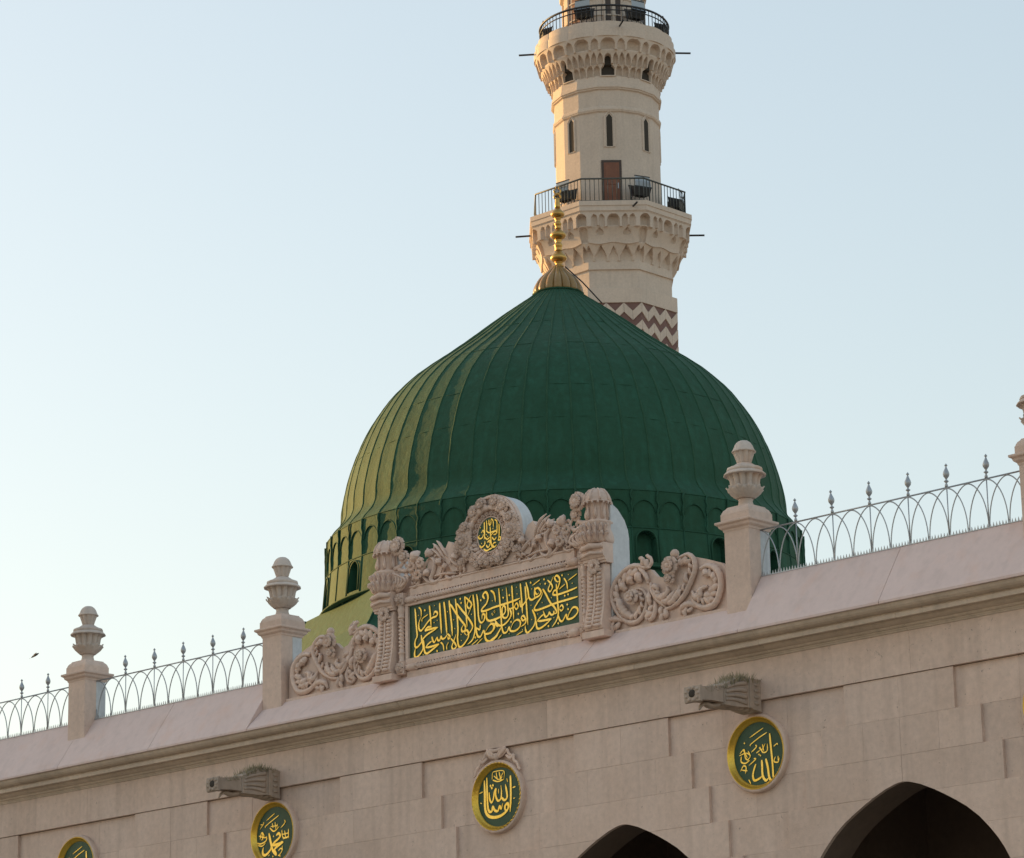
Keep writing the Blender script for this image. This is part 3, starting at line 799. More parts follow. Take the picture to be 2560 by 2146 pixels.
wall = thing('mosque_wall', 'long pinkish stone arcade wall with stepped stone blocks above dark pointed arches', 'wall')
JG = 0.0013
for k in range(-4, 3):
    c = P / 2 + P * k
    # stones round the arch, stepping out course by course
    for i in range(6):
        zt, zb, h = ZR[i] - JG, ZR[i + 1] + JG, HW[i] - (0.002 if i == 5 else 0)
        for sgn in (-1, 1):
            pj = random.uniform(-0.0025, 0.0025)
            if zb > ARCH[0][1]:
                cut = [0.0, h] if i == 0 else [0.0, 0.62 + 0.1 * random.random(), h]
            else:
                cut = None
            if cut:
                for a, b in zip(cut, cut[1:]):
                    x0, x1 = sorted((c + sgn * (a + JG), c + sgn * (b - (JG if b < h else 0))))
                    m = MB(); m.box(x0, x1, pj, 0.064, zb, zt)
                    m.build('stone_block', 'wall', wall)
            else:
                ap = arch_pts(zt, zb)
                inner = [(max(dx, JG), z) for dx, z in ap]
                poly = [(h, zt), (h, zb)] + inner
                if zt > ARCH[0][1]:
                    poly.append((JG, zt))
                # split each course where a long stone would be
                poly = [(c + sgn * x, z) for x, z in poly]
                if sgn < 0: poly = poly[::-1]
                m = MB(); m.prism(poly, pj, 0.064)
                m.build('stone_block', 'wall', wall)
    # recessed field between two arches (round each medallion)
    mx = P * (k + 1)
    for i in range(5):
        zt, zb = ZR[i] - JG, ZR[i + 1] + JG
        half = P / 2 - HW[i]
        nst = [3, 2, 2, 1, 1][i]
        xs = [-half - 0.01] + sorted(half * (-1 + 2 * (q + 1) / nst + random.uniform(-0.06, 0.06)) for q in range(nst - 1)) + [half + 0.01]
        for a, b in zip(xs, xs[1:]):
            m = MB(); m.box(mx + a + JG, mx + b - JG, 0.052 + random.uniform(-0.003, 0.003), 0.07, zb, zt)
            m.build('field_stone', 'wall', wall)
    # core with the arch opening and its soffit
    for sgn in (-1, 1):
        ap = [(dx, z) for dx, z in reversed(ARCH)]
        poly = [(P / 2, 10.45), (P / 2, 0.0)] + ap + [(0.0, 10.45)]
        poly = [(c + sgn * x, z) for x, z in poly]
        if sgn < 0: poly = poly[::-1]
        m = MB(); m.prism(poly, 0.065, 0.655)
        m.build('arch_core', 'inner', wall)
    # dark inner arcade
    m = MB()
    for sgn in (-1, 1):
        ap = [(max(dx - 0.12, 0), z - 0.30) for dx, z in reversed(ARCH)]
        poly = [(P / 2, 10.5), (P / 2, -0.3)] + ap + [(0.0, 10.5)]
        poly = [(c + sgn * x, z) for x, z in poly]
        if sgn < 0: poly = poly[::-1]
        m.prism(poly, 3.6, 4.1)
    m.box(c + P / 2 - 0.3, c + P / 2 + 0.3, 0.655, 3.6, 6.9, 10.5)
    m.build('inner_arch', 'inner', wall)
    # lower pier, below the picture
    m = MB(); m.box(c + 1.83, c + P - 1.83, 0.003, 0.062, 0, ZR[6] - JG)
    m.build('pier_shaft', 'wall', wall)
m = MB(); m.box(-18.2, 18.2, 7.4, 7.8, 0, 10.5)
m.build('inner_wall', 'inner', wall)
XW0, XW1 = -18.09, 18.09
x = XW0
while x < XW1 - 0.2:
    x2 = min(XW1, x + random.uniform(1.2, 1.5))
    m = MB(); m.box(x + JG * 0.6, x2 - JG * 0.6, -0.021 + random.uniform(-0.0015, 0.0015), 0.2, 9.870, 10.462)
    m.build('frieze_stone', 'wall', wall)
    x = x2
# cornice mouldings
CP = [(0.2, 10.464), (-0.035, 10.464), (-0.045, 10.485), (-0.058, 10.495), (-0.06, 10.51), (-0.085, 10.515), (-0.10, 10.53), (-0.105, 10.545),
      (-0.13, 10.55), (-0.165, 10.566), (-0.195, 10.59), (-0.21, 10.612), (-0.285, 10.606), (-0.29, 10.612), (-0.29, 10.668), (-0.284, 10.674),
      (-0.272, 10.692), (-0.292, 10.697), (-0.33, 10.704), (-0.37, 10.722), (-0.40, 10.75), (-0.418, 10.782), (-0.43, 10.796), (0.2, 10.796)]
cj = [-18.09, -16.4, -13.9, -11.5, -9.05, -6.6, -4.2, -1.75, 0.7, 3.15, 5.55, 8.0, 10.45, 12.9, 15.4, 18.09]
for a, b in zip(cj, cj[1:]):
    dy, dz = random.uniform(-0.003, 0.003), random.uniform(-0.002, 0.002)
    m = MB(); m.sweepx([(p[0] + (dy if p[0] < 0.1 else 0), p[1] + (dz if p[1] > 10.48 and p[1] < 10.79 else 0)) for p in CP], a + 0.002, b - 0.002)
    m.build('cornice_block', 'cornice', wall)
# sloping coping slabs: steep bank in the side bays, lower ledge under the crest
BANK = [(0.215, 10.80), (-0.452, 10.80), (-0.456, 10.806), (-0.456, 10.836), (-0.45, 10.846), (0.128, 11.698), (0.15, 11.71), (0.215, 11.71)]
LEDG = [(0.40, 10.80), (-0.452, 10.80), (-0.456, 10.806), (-0.456, 10.834), (-0.45, 10.842), (0.03, 11.318), (0.40, 11.318)]
for prof, xs in ((BANK, [-18.09, -15.2, -12.75, -10.31, -7.83, -5.302]), (LEDG, [-5.302, -2.5, -0.16, 2.22, 5.297]), (BANK, [5.297, 7.84, 10.4, 12.9, 15.4, 18.09])):
    for a, b in zip(xs, xs[1:]):
        dz = random.uniform(-0.003, 0.003)
        m = MB(); m.sweepx([(p[0], p[1] + (dz if p[1] > 10.82 else 0)) for p in prof], a + 0.005, b - 0.005)
        m.build('coping_slab', 'coping', wall)
m = MB()
m.box(XW0, -5.302, 0.216, 0.64, 10.464, 11.60); m.box(5.297, XW1, 0.216, 0.64, 10.464, 11.60)
m.box(-5.302, 5.297, 0.402, 0.64, 10.464, 11.30)
m.build('parapet_back', 'plaster', wall)

# ------------------------------------------------------------------ parapet piers with urns
def make_pier():
    t = thing('parapet_pier', '', 'pier')
    m = MB(); m.box(-0.235, 0.235, -0.24, 0.02, 10.86, 12.42, 0.006); m.build('shaft', 'pier', t)
    m = MB(); m.box(-0.225, 0.225, 0.022, 0.24, 10.86, 12.42, 0.006); m.build('rear_block', 'plaster', t)
    m = MB(); m.square([(0.226, 12.405), (0.244, 12.408), (0.25, 12.428), (0.254, 12.44), (0.272, 12.452), (0.29, 12.468), (0.297, 12.488), (0.301, 12.50), (0.33, 12.518), (0.336, 12.527), (0.336, 12.55), (0.328, 12.556), (0.2, 12.575)])
    m.build('cap', 'pier', t)
    m = MB(); m.square([(0.262, 12.562), (0.268, 12.568), (0.268, 12.672), (0.260, 12.678), (0.252, 12.705), (0.236, 12.735), (0.212, 12.757), (0.205, 12.765), (0.197, 12.782), (0.14, 12.786)])
    m.build('plinth', 'pier', t)
    u = MB()
    u.lathe([(0.135, 12.785), (0.126, 12.80), (0.112, 12.83), (0.103, 12.87), (0.104, 12.885), (0.112, 12.893), (0.112, 12.902), (0.10, 12.905)], 28)
    lo = lambda th, z: 1.0 + 0.03 * abs(math.cos(5 * th)) * min(1, max(0, (z - 12.90) / 0.12))
    for q in range(10):
        a = 2 * math.pi * q / 10
        for off, k_, zt in ((0, 1.0, 13.095), (math.pi / 10, 0.97, 13.06)):
            rows = []
            for t_ in (0, .25, .5, .75, .92, 1.0):
                zz = 12.915 + (zt - 12.915) * t_
                rr = (0.125 + 0.125 * math.sin(min(1, t_ * 1.05) * math.pi / 2)) * k_ + 0.012 + (0.016 if t_ > 0.9 else 0)
                hw_ = 0.30 * math.sqrt(max(0.0, 1 - t_ ** 2.2)) * (0.72 + 0.2 * t_) + 0.015
                rows.append([(rr * (1 + dr_) * math.cos(a + off + hw_ * e), rr * (1 + dr_) * math.sin(a + off + hw_ * e), zz) for e, dr_ in ((-1, -.03), (-.5, 0), (0, .035), (.5, 0), (1, -.03))])
            u.grid(rows)
    u.lathe([(0.10, 12.906), (0.145, 12.925), (0.19, 12.96), (0.215, 12.995), (0.229, 13.035), (0.243, 13.066), (0.243, 13.075), (0.222, 13.07), (0.20, 13.06)], 40, fn=lo)
    fl = lambda th, z: 1.0 + 0.24 * abs(math.cos(6 * th)) ** 0.7 - 0.19
    u.lathe([(0.198, 13.06), (0.203, 13.09), (0.212, 13.14), (0.219, 13.19), (0.236, 13.235), (0.27, 13.266), (0.272, 13.272)], 72, fn=fl)
    b = u.build('urn', 'urn', t)
    sc = lambda th, z: 1.0 + 0.035 * abs(math.cos(6 * th)) - 0.02
    m = MB(); m.lathe([(0.262, 13.258), (0.30, 13.256), (0.313, 13.263), (0.312, 13.275), (0.285, 13.30), (0.268, 13.318), (0.2, 13.318)], 48, fn=sc)
    m.build('rim', 'urn', b)
    m = MB(); m.lathe([(0.245, 13.316), (0.262, 13.32), (0.264, 13.352), (0.256, 13.372), (0.235, 13.38), (0.21, 13.388), (0.165, 13.41), (0.125, 13.438), (0.105, 13.45), (0.09, 13.452)], 48, fn=sc)
    m.build('lid', 'urn', b)
    m = MB()
    m.lathe([(0.098, 13.45), (0.104, 13.465), (0.118, 13.51), (0.138, 13.57), (0.155, 13.618), (0.16, 13.63)], 40, fn=lambda th, z: 1.0 + 0.20 * abs(math.cos(5 * th)) ** 0.7 - 0.15)
    m.lathe([(0.155, 13.615), (0.178, 13.618), (0.181, 13.63), (0.165, 13.65), (0.152, 13.675), (0.135, 13.72), (0.108, 13.76), (0.07, 13.788), (0.03, 13.798), (0.004, 13.80)], 32, fn=lambda th, z: 1.0 + 0.02 * math.cos(6 * th))
    m.build('finial', 'urn', b)
    return t
pier = make_pier()
PIERS = [(-10.25, 'stone pier with urn between the two left railings, farthest left of the urns'),
         (-5.07, 'stone pier with urn standing left of the carved crest and its scroll wing'),
         (5.06, 'stone pier with urn in front of the right side of the green dome'),
         (10.29, 'stone pier with urn cut off by the right edge of the picture')]
for i, (x, lab) in enumerate(PIERS):
    o = pier if i == 0 else copy_tree(pier)
    o.location = (x, 0.14, 0)
    o['label'] = lab; o['category'] = 'pier'; o['group'] = 'parapet piers carrying urns'

# ------------------------------------------------------------------ railings
FIN = [(0.0, 0.0), (0.022, 0.002), (0.024, 0.03), (0.014, 0.05), (0.012, 0.065), (0.033, 0.082), (0.034, 0.09), (0.014, 0.105), (0.013, 0.12), (0.022, 0.135), (0.040, 0.16), (0.047, 0.19), (0.043, 0.215), (0.03, 0.245), (0.017, 0.275), (0.011, 0.295), (0.010, 0.302), (0.021, 0.312), (0.022, 0.32), (0.012, 0.332), (0.003, 0.345)]
mb = MB(); mb.lathe([(max(r_, 0.001), z) for r_, z in FIN], 12); ME_FIN = mb.mesh('finial'); ME_FIN.materials.append(MAT['iron'])
def railing(x0, x1, first, sp, label):
    yr, zb, zt = 0.16, 11.70, 12.405
    t = thing('iron_railing', label, 'railing', (0, 0, 0), 0, 'parapet railings between the piers')
    m = MB(); m.tube([(x0, yr, zt), (x1, yr, zt)], 0.0125, 8); m.build('top_rail', 'iron', t)
    m = MB(); m.tube([(0, 0, zb), (0, 0, zt - 0.012)], 0.0085, 6); ME_P = m.mesh('post'); ME_P.materials.append(MAT['iron'])
    H = zt - 0.012 - zb
    w = sp / 2
    pts = []
    for q in range(25):
        ph = math.pi * q / 24
        cx_ = math.cos(ph)
        pts.append((math.copysign(abs(cx_) ** 1.12, cx_) * (w - 0.010), 0, zb + H * math.sin(ph) ** 0.94))
    m = MB(); m.tube(pts, 0.0095, 6, axis=(0, 1, 0)); ME_A = m.mesh('arch_loop'); ME_A.materials.append(MAT['iron'])
    n0 = -int((first - x0) / sp) - 2
    q = n0
    while True:
        x = first + q * sp
        if x > x1 + sp: break
        if x0 + 0.04 < x < x1 - 0.04:
            f_ = put('finial', ME_FIN, t, (x + random.uniform(-.006, .006), yr, zt + 0.006)); f_.rotation_euler = (random.uniform(-.04, .04), random.uniform(-.035, .035), random.uniform(0, 6))
            put('post', ME_P, t, (x, yr, 0))
        for dx in (0, w):
            xc = x + dx
            if x0 <= xc - w + 0.012 and xc + w - 0.012 <= x1:
                f_ = put('arch_loop', ME_A, t, (xc + random.uniform(-.006, .006), yr + (0.004 if dx else -0.004), 0)); f_.rotation_euler = (0, 0, random.uniform(-.012, .012))
            else:        # a loop cut by the pier
                pp = [(p[0] + xc, yr, p[2]) for p in pts if x0 <= p[0] + xc <= x1]
                if len(pp) > 2:
                    m = MB(); m.tube(pp, 0.0095, 6, axis=(0, 1, 0)); m.build('arch_loop', 'iron', t)
        q += 1
    m = MB()
    x = x0 + 0.03
    while x < x1 - 0.02:
        m.add([(x - 0.017, yr - 0.045, zb + 0.004), (x + 0.017, yr - 0.045, zb + 0.004), (x + random.uniform(-.004, .004), yr - 0.045, zb + 0.066 + random.uniform(-.008, .008)),
               (x - 0.017, yr - 0.039, zb + 0.004), (x + 0.017, yr - 0.039, zb + 0.004), (x, yr - 0.039, zb + 0.064)],
              [(0, 1, 2), (5, 4, 3), (0, 3, 4, 1), (1, 4, 5, 2), (2, 5, 3, 0)])
        x += 0.052
    m.box(x0 + 0.01, x1 - 0.01, yr - 0.046, yr - 0.038, zb + 0.0, zb + 0.012)
    stuff(m.build('bird_spikes', 'iron', t))
    return t
railing(-15.2, -10.485, -11.40, 0.775, 'grey iron railing of interlaced hoops running off the left edge of the picture')
railing(-10.015, -5.305, -9.20, 0.778, 'grey iron railing of interlaced hoops with five spired finials, between the two left urn piers')
railing(5.295, 10.035, 5.965, 0.673, 'grey iron railing of interlaced hoops with six spired finials, right of the dome')

# ------------------------------------------------------------------ round medallions
def medallion(x, strokes, label, rope=False, bow=False):
    zc = 9.115
    t = thing('medallion', label, 'medallion', (x, 0.05, zc), 0, 'round green calligraphy medallions on the wall')
    def ringy(prof, n=56, fn=None):
        mb_ = MB(); mb_.lathe(prof, n, fn=fn, cap=False)
        mb_.v = [(p[0], -p[2], p[1]) for p in mb_.v]     # lathe axis turned to -Y (out of the wall)
        return mb_
    m = ringy([(0.50, -0.02), (0.50, 0.055), (0.522, 0.088), (0.545, 0.092), (0.562, 0.08), (0.568, 0.05), (0.57, -0.02)])
    m.build('stone_rim', 'crest', t)
    fn = (lambda th, z: 1.0) if not rope else None
    gp = [(0.452, 0.012), (0.458, 0.03), (0.468, 0.036), (0.478, 0.045), (0.497, 0.066), (0.513, 0.094), (0.520, 0.098), (0.524, 0.09)]
    if rope:
        mb_ = MB()
        pts = []
        nn = 132
        v = []
        ns = len(gp)
        for q in range(nn):
            for (r_, z) in gp:
                k = 1.0 if z < 0.04 else 0
                tw = 0.007 * math.sin(q / nn * 2 * math.pi * 44 + r_ * 130)
                v.append(((r_ - tw * (1 - k)) * math.cos(2 * math.pi * q / nn), -(z + tw * (1 - k)), (r_ - tw * (1 - k)) * math.sin(2 * math.pi * q / nn)))
        f = [(q * ns + j, ((q + 1) % nn) * ns + j, ((q + 1) % nn) * ns + j + 1, q * ns + j + 1) for q in range(nn) for j in range(ns - 1)]
        mb_.add(v, f, True); mb_.build('gold_moulding', 'gilt', t)
    else:
        ringy(gp).build('gold_moulding', 'gilt', t)
    m = MB(); m.prism([(0.456 * math.cos(2 * math.pi * q / 56), 0.456 * math.sin(2 * math.pi * q / 56)) for q in range(56)], -0.016, 0.01)
    m.build('board', 'board', t)
    strokes_mesh(strokes, -0.0165, 0.008, wk=0.86).build('lettering', 'letter', t)
    if bow:
        b = MB()
        yb = -0.04
        def rib(p, r_, fl=0.6):
            q = spline([(a, yb - d, c) for a, d, c in p], 5); b.tube(q, [r_ * (0.6 + 0.4 * math.sin(math.pi * (0.15 + 0.7 * i / (len(q) - 1)))) for i in range(len(q))], 6, fl, (0, 1, 0))
        for s_ in (-1, 1):
            rib([(0.0, .02, .60), (s_ * .08, .04, .68), (s_ * .19, .03, .735), (s_ * .13, .05, .66), (s_ * .02, .02, .60)], 0.034)
            rib([(0.0, .02, .60), (s_ * .13, .03, .63), (s_ * .22, .02, .70), (s_ * .26, .02, .64), (s_ * .31, .02, .60)], 0.030)
            rib([(s_ * .2, .02, .62), (s_ * .30, .03, .56), (s_ * .36, .02, .60), (s_ * .37, .02, .52), (s_ * .45, .02, .47)], 0.030)
            rib([(s_ * .36, .02, .52), (s_ * .44, .02, .46), (s_ * .46, .02, .40), (s_ * .50, .02, .36)], 0.026)
        rib([(-.15, .04, .735), (0, .05, .71), (.15, .04, .735)], 0.03)
        b.ball((0, yb - 0.03, 0.62), 0.05, 0.04, 0.06)
        b.build('ribbon_bow', 'crest', t)
    return t
medallion(-10.29, MED2, 'gold rimmed green medallion at the bottom left corner, only its top showing')
medallion(-5.13, MED1, 'gold rimmed green medallion with white slanted strokes and looping gold script, under the left rainspout')
medallion(0.02, MED0, 'green medallion with a twisted gold rim below a carved ribbon bow', True, True)
medallion(5.20, MED2, 'gold rimmed green medallion under the right rainspout')
medallion(10.36, MED1, 'gold rimmed medallion whose left rim just shows at the right edge of the picture')

# ------------------------------------------------------------------ carved rainspouts
def make_spout():
    t = thing('rainspout', '', 'rainspout')
    hw = 0.16
    def ext(poly, w, name, mat='spout'):
        m = MB(); n = len(poly)
        v = [(-w, p[0], p[1]) for p in poly] + [(w, p[0], p[1]) for p in poly]
        f = [tuple(range(n)), tuple(range(2 * n - 1, n - 1, -1))] + [(i, (i + 1) % n, (i + 1) % n + n, i + n) for i in range(n)]
        m.add(v, f); return m.build(name, mat, t)
    ext([(0.0, 9.68), (0.0, 10.14), (-0.20, 10.14), (-0.20, 9.70)], hw + 0.012, 'root_block')
    ext([(-0.201, 9.71), (-0.201, 10.135), (-0.255, 10.135), (-0.255, 9.715)], hw + 0.026, 'moulding')
    ext([(-0.256, 9.72), (-0.256, 10.13), (-0.50, 10.125), (-0.62, 10.07), (-0.80, 9.99), (-0.80, 9.70), (-0.70, 9.70), (-0.5, 9.70)], hw, 'body')
    ext([(-0.801, 9.735), (-0.801, 9.975), (-0.95, 9.95), (-1.10, 9.925), (-1.27, 9.905), (-1.27, 9.715), (-1.05, 9.735)], hw - 0.02, 'neck')
    ext([(-1.271, 9.69), (-1.271, 9.925), (-1.31, 9.92), (-1.325, 9.81), (-1.31, 9.70)], hw - 0.012, 'mouth')
    m = MB(); m.ball((0.0, -1.312, 9.815), 0.075, 0.022, 0.06, 12, 6); m.build('mouth_hole', 'void', t)
    for q in range(9):
        a = 0.7 * q; m = MB(); m.ball((0.115 * math.cos(a), -1.312, 9.81 + 0.09 * math.sin(a)), 0.035 + 0.008 * math.sin(3 * a), 0.025, 0.028, 7, 4); m.build('crust', 'spout', t)
    # carved flutes and scalloped leaf along the flanks and belly
    for s_ in (-1, 1):
        for a, b in (((-0.29, 10.07), (-0.76, 9.945)), ((-0.30, 9.96), (-0.77, 9.89)), ((-0.30, 9.86), (-0.78, 9.83)), ((-0.30, 9.775), (-0.77, 9.785))):
            m = MB(); q = spline([(s_ * hw, a[0], a[1]), (s_ * (hw + 0.008), (a[0] + b[0]) / 2, (a[1] + b[1]) / 2 + 0.015), (s_ * hw, b[0], b[1])], 6)
            m.tube(q, [0.034, 0.036, 0.036, 0.034, 0.032, 0.03, 0.028, 0.026, 0.024, 0.022, 0.024, 0.03, 0.034][:len(q)], 6, 0.5, (1, 0, 0))
            m.build('flute', 'spout', t)
        for q in range(4):
            m = MB(); m.ball((s_ * (hw + 0.014), -0.10, 9.79 + 0.09 * q), 0.018, 0.06, 0.028, 8, 5); m.build('scallop', 'spout', t)
    for q in range(7):
        m = MB(); m.ball((0, -0.10 - 0.115 * q, 9.70 + 0.008 * q), 0.13, 0.075, 0.045, 8, 5); m.build('belly_leaf', 'spout', t)
    m = MB(); q = spline([(0, -0.78, 9.72), (0, -0.92, 9.68), (0, -1.05, 9.70), (0, -1.13, 9.66), (0, -1.17, 9.60)], 5)
    m.tube(q, [0.05 - 0.002 * i for i in range(len(q))], 6, 2.0, (1, 0, 0)); m.build('curl', 'spout', t)
    return t
sp = make_spout()
sp.location = (-5.13, -0.02, 0)
tag(sp, 'weathered carved rainspout above the medallion on the left', 'rainspout', 'carved stone rainspouts with dry growth on top')
sp2 = copy_tree(sp); sp2.location = (5.16, -0.02, 0.012)
sp2['label'] = 'weathered carved rainspout above the medallion on the right, below the pier beside the dome'
def growth(x, label, seed):
    rg = random.Random(seed); m = MB()
    for q in range(650):
        y = -0.02 - abs(rg.gauss(0.45, 0.38))
        if y < -1.31: continue
        zt = 10.14 if y > -0.5 else (10.125 + (y + 0.5) * 0.45 if y > -0.8 else 9.98 + (y + 0.8) * 0.22)
        px = x + rg.uniform(-0.17, 0.17); h = rg.uniform(0.02, 0.13) * (1.0 if -0.75 < y < -0.2 else 0.5)
        if rg.random() < 0.25: px = x + 0.15 + rg.uniform(0, 0.03); zt -= rg.uniform(0, 0.05)
        a = rg.uniform(0, 6.28); w = 0.007
        lx, ly = rg.gauss(0, 0.035), rg.gauss(0, 0.035)
        m.add([(px - w * math.cos(a), y - w * math.sin(a), zt - 0.01), (px + w * math.cos(a), y + w * math.sin(a), zt - 0.01), (px + lx, y + ly, zt + h)], [(0, 1, 2)])
    o = m.build('dry_growth', 'grass', None, False)
    stuff(o); o['label'] = label; o['category'] = 'dry plants'
growth(-5.13, 'dry grass and moss matted on the left rainspout', 3)
growth(5.16, 'dry grass and moss matted on the right rainspout', 9)
# ------------------------------------------------------------------ carved crest over the inscription
crest = thing('carved_crest', 'carved stone crest with green inscription board, wreathed oval and two lantern pillars', 'crest')
K = lambda m, name, mat='crest', par=crest: m.build(name, mat, par)
m = MB()
m.box(-2.10, 2.10, 0.0, 0.30, 11.20, 12.88)
m.box(-1.55, 1.55, 0.0, 0.22, 12.88, 12.98)
K(m, 'crest_body')
for s in (-1, 1):                      # plastered buttress behind each lantern pillar
    m = MB(); m.sweepx([(0.012, 11.20), (0.012, 13.30), (0.06, 13.30), (0.18, 13.24), (0.33, 13.09), (0.40, 12.95), (0.425, 12.82), (0.425, 11.20)], *sorted((s * 2.105, s * 2.50)))
    K(m, 'buttress', 'plaster')
m = MB(); m.box(-2.104, 2.104, 0.302, 0.42, 11.2, 12.80); K(m, 'rear_plaster', 'plaster')
# base strip under everything
for xa, xb in ((-4.83, -2.56), (2.56, 4.822)):
    m = MB(); m.box(xa, xb, -0.015, 0.2, 11.262, 11.318, 0.004); K(m, 'base_strip')
m = MB(); m.box(-1.9, 1.9, -0.05, 0.0, 11.22, 11.345, 0.004); K(m, 'sill')
# inscription board and flat border
m = MB(); m.box(-1.86, 1.86, -0.012, 0.01, 11.55, 12.405); K(m, 'inscription_board', 'board')
m = strokes_mesh(PANEL, -0.0125, 0.014, 0.045, -0.01, wk=0.76)
K(m, 'lettering', 'letter')
m = MB()
m.box(-1.93, 1.93, -0.055, 0.0, 12.406, 12.455, 0.004); m.box(-1.93, 1.93, -0.055, 0.0, 11.455, 11.549, 0.004)
m.box(-1.93, -1.861, -0.055, 0.0, 11.5495, 12.4055, 0.004); m.box(1.861, 1.93, -0.055, 0.0, 11.5495, 12.4055, 0.004)
K(m, 'border')
def rope(x0, x1, z, y, r_, name, n=None, vertical=False):
    """twisted rope moulding"""
    L = x1 - x0
    m_ = MB(); ns = int(L / 0.0075); na = 18; v = []
    for i in range(ns + 1):
        a = x0 + L * i / ns
        for k in range(na):
            th = 2 * math.pi * k / na
            rr = r_ * (1 + 0.26 * math.sin(2 * th + a * 2 * math.pi / 0.062))
            c_, s_ = rr * math.cos(th), rr * math.sin(th)
            v.append((z + c_, y + s_, a) if vertical else (a, y + s_, z + c_))
    f = [(i * na + k, i * na + (k + 1) % na, (i + 1) * na + (k + 1) % na, (i + 1) * na + k) for i in range(ns) for k in range(na)]
    m_.add(v, f, True)
    return K(m_, name)
rope(-1.66, 1.66, 12.502, -0.055, 0.042, 'rope_moulding')
rope(-1.66, 1.66, 11.405, -0.06, 0.042, 'rope_moulding')
for z in (12.502, 11.405):
    for s in (-1, 1):
        m = MB()
        m.tube([(s * x, -0.055, z) for x in (1.63, 1.68, 1.73, 1.80, 1.89)], [0.03, 0.052, 0.060, 0.064, 0.05], 10, flute=0.12, nfl=5)
        for q in range(5):
            a = q * 1.256
            m.ball((s * 1.66, -0.055 - 0.04 * math.cos(a), z + 0.045 * math.sin(a)), 0.035, 0.02, 0.02, 8, 4)
        K(m, 'rope_end_leaf')
m = MB(); m.sweepx([(0.0, 12.555), (-0.05, 12.556), (-0.058, 12.56), (-0.058, 12.685), (-0.075, 12.695), (-0.075, 12.715), (-0.03, 12.73), (0.0, 12.73)], -1.80, 1.80)
K(m, 'upper_band')

def rosette(m_, x, y, z, r_, n=6, layers=2, dep=0.05, rot=0.0, core=0.28):
    for l in range(layers):
        rr = r_ * (1 - 0.34 * l); off = rot + l * math.pi / n
        for q in range(n):
            a = off + 2 * math.pi * q / n
            ca, sa = math.cos(a), math.sin(a)
            wq = rr * 0.95 * math.sin(math.pi / n) * 1.05
            pts = []
            for u in (0.15, 0.45, 0.75, 0.95, 1.02):
                hw = wq * (0.25 + 1.0 * math.sin(math.pi * min(1, u * 0.82))) * (0.35 if u > 1 else 1)
                yy = y - 1.5 * dep * (0.35 + 0.65 * l / max(1, layers - 1) if layers > 1 else 0.5) - dep * 0.8 * math.sin(u * 2.2)
                row = []
                for e, dy in ((-1, 0.03), (-0.5, -0.008), (0, 0.012), (0.5, -0.008), (1, 0.03)):
                    row.append((x + ca * rr * u - sa * hw * e, yy + dy, z + sa * rr * u + ca * hw * e))
                pts.append(row)
            m_.grid(pts)
    m_.ball((x, y - dep * 1.9, z), r_ * core, dep * 0.5, r_ * core, 10, 5)
    return m_

def scroll(S, y, name, sx=1, par=crest, flat=0.75, lobes=0.10, taper=(0.55, 0.30), up=0.5, mat='crest', dx=0.0, dz=0.0):
    for w, p in S:
        if len(p) < 2: continue
        q = spline([(a * sx + dx, c + dz) for a, c in p], 7)
        n = len(q); r_ = w * 0.5
        L = 0; pts = []; rad = []
        for i, (a, c) in enumerate(q):
            if i: L += math.hypot(a - q[i - 1][0], c - q[i - 1][1])
            t = i / (n - 1)
            env = (taper[0] + (1 - taper[0]) * min(1, t * 4)) * (taper[1] + (1 - taper[1]) * min(1, (1 - t) * 3))
            rad.append(max(0.006, r_ * env * (1 + lobes * math.sin(L * 2 * math.pi / 0.075))))
            pts.append((a, y - r_ * up * env - 0.012 * math.sin(math.pi * t), c))
        m_ = MB(); m_.tube(pts, rad, 10, flat, (0, 1, 0), flute=0.22, nfl=4)
        m_.build(name, mat, par)
def leafy(S, y, sx, par, spacing=0.085, size=0.05, seed=1, both=False):
    """small curling acanthus lobes sprouting from a scroll's sides"""
    rg = random.Random(seed)
    for w, p in S:
        if len(p) < 3 or w < 0.05: continue
        q = spline([(a * sx, c) for a, c in p], 8)
        acc = spacing * 0.5
        for i in range(1, len(q) - 1):
            dx, dz = q[i + 1][0] - q[i - 1][0], q[i + 1][1] - q[i - 1][1]
            l = math.hypot(dx, dz) or 1e-6
            acc += l / 2
            if acc < spacing: continue
            acc = 0
            dx /= l; dz /= l
            # curvature tells the inner side
            ax_, az_ = q[i + 1][0] + q[i - 1][0] - 2 * q[i][0], q[i + 1][1] + q[i - 1][1] - 2 * q[i][1]
            side = 1 if (ax_ * -dz + az_ * dx) >= 0 else -1
            for sd_ in ((side, -side) if both and rg.random() < 0.5 else (side,)):
                nx, nz = -dz * sd_, dx * sd_
                L_ = size * rg.uniform(0.8, 1.3)
                x0, z0 = q[i][0] + nx * w * 0.35, q[i][1] + nz * w * 0.35
                pts = spline([(x0, y - 0.03, z0), (x0 + nx * L_ * 0.6 + dx * L_ * 0.25, y - 0.045, z0 + nz * L_ * 0.6 + dz * L_ * 0.25), (x0 + nx * L_ + dx * L_ * 0.8, y - 0.035, z0 + nz * L_ + dz * L_ * 0.8), (x0 + nx * L_ * 0.8 + dx * L_ * 1.25, y - 0.03, z0 + nz * L_ * 0.8 + dz * L_ * 1.25)], 3)
                rr = L_ * 0.42
                m_ = MB(); m_.tube(pts, [rr * k for k in (.5, .75, .95, 1, 1, .95, .85, .7, .55, .4)][:len(pts)], 6, 0.75, (0, 1, 0), flute=0.2, nfl=3)
                m_.build('acanthus_lobe', 'crest', par)
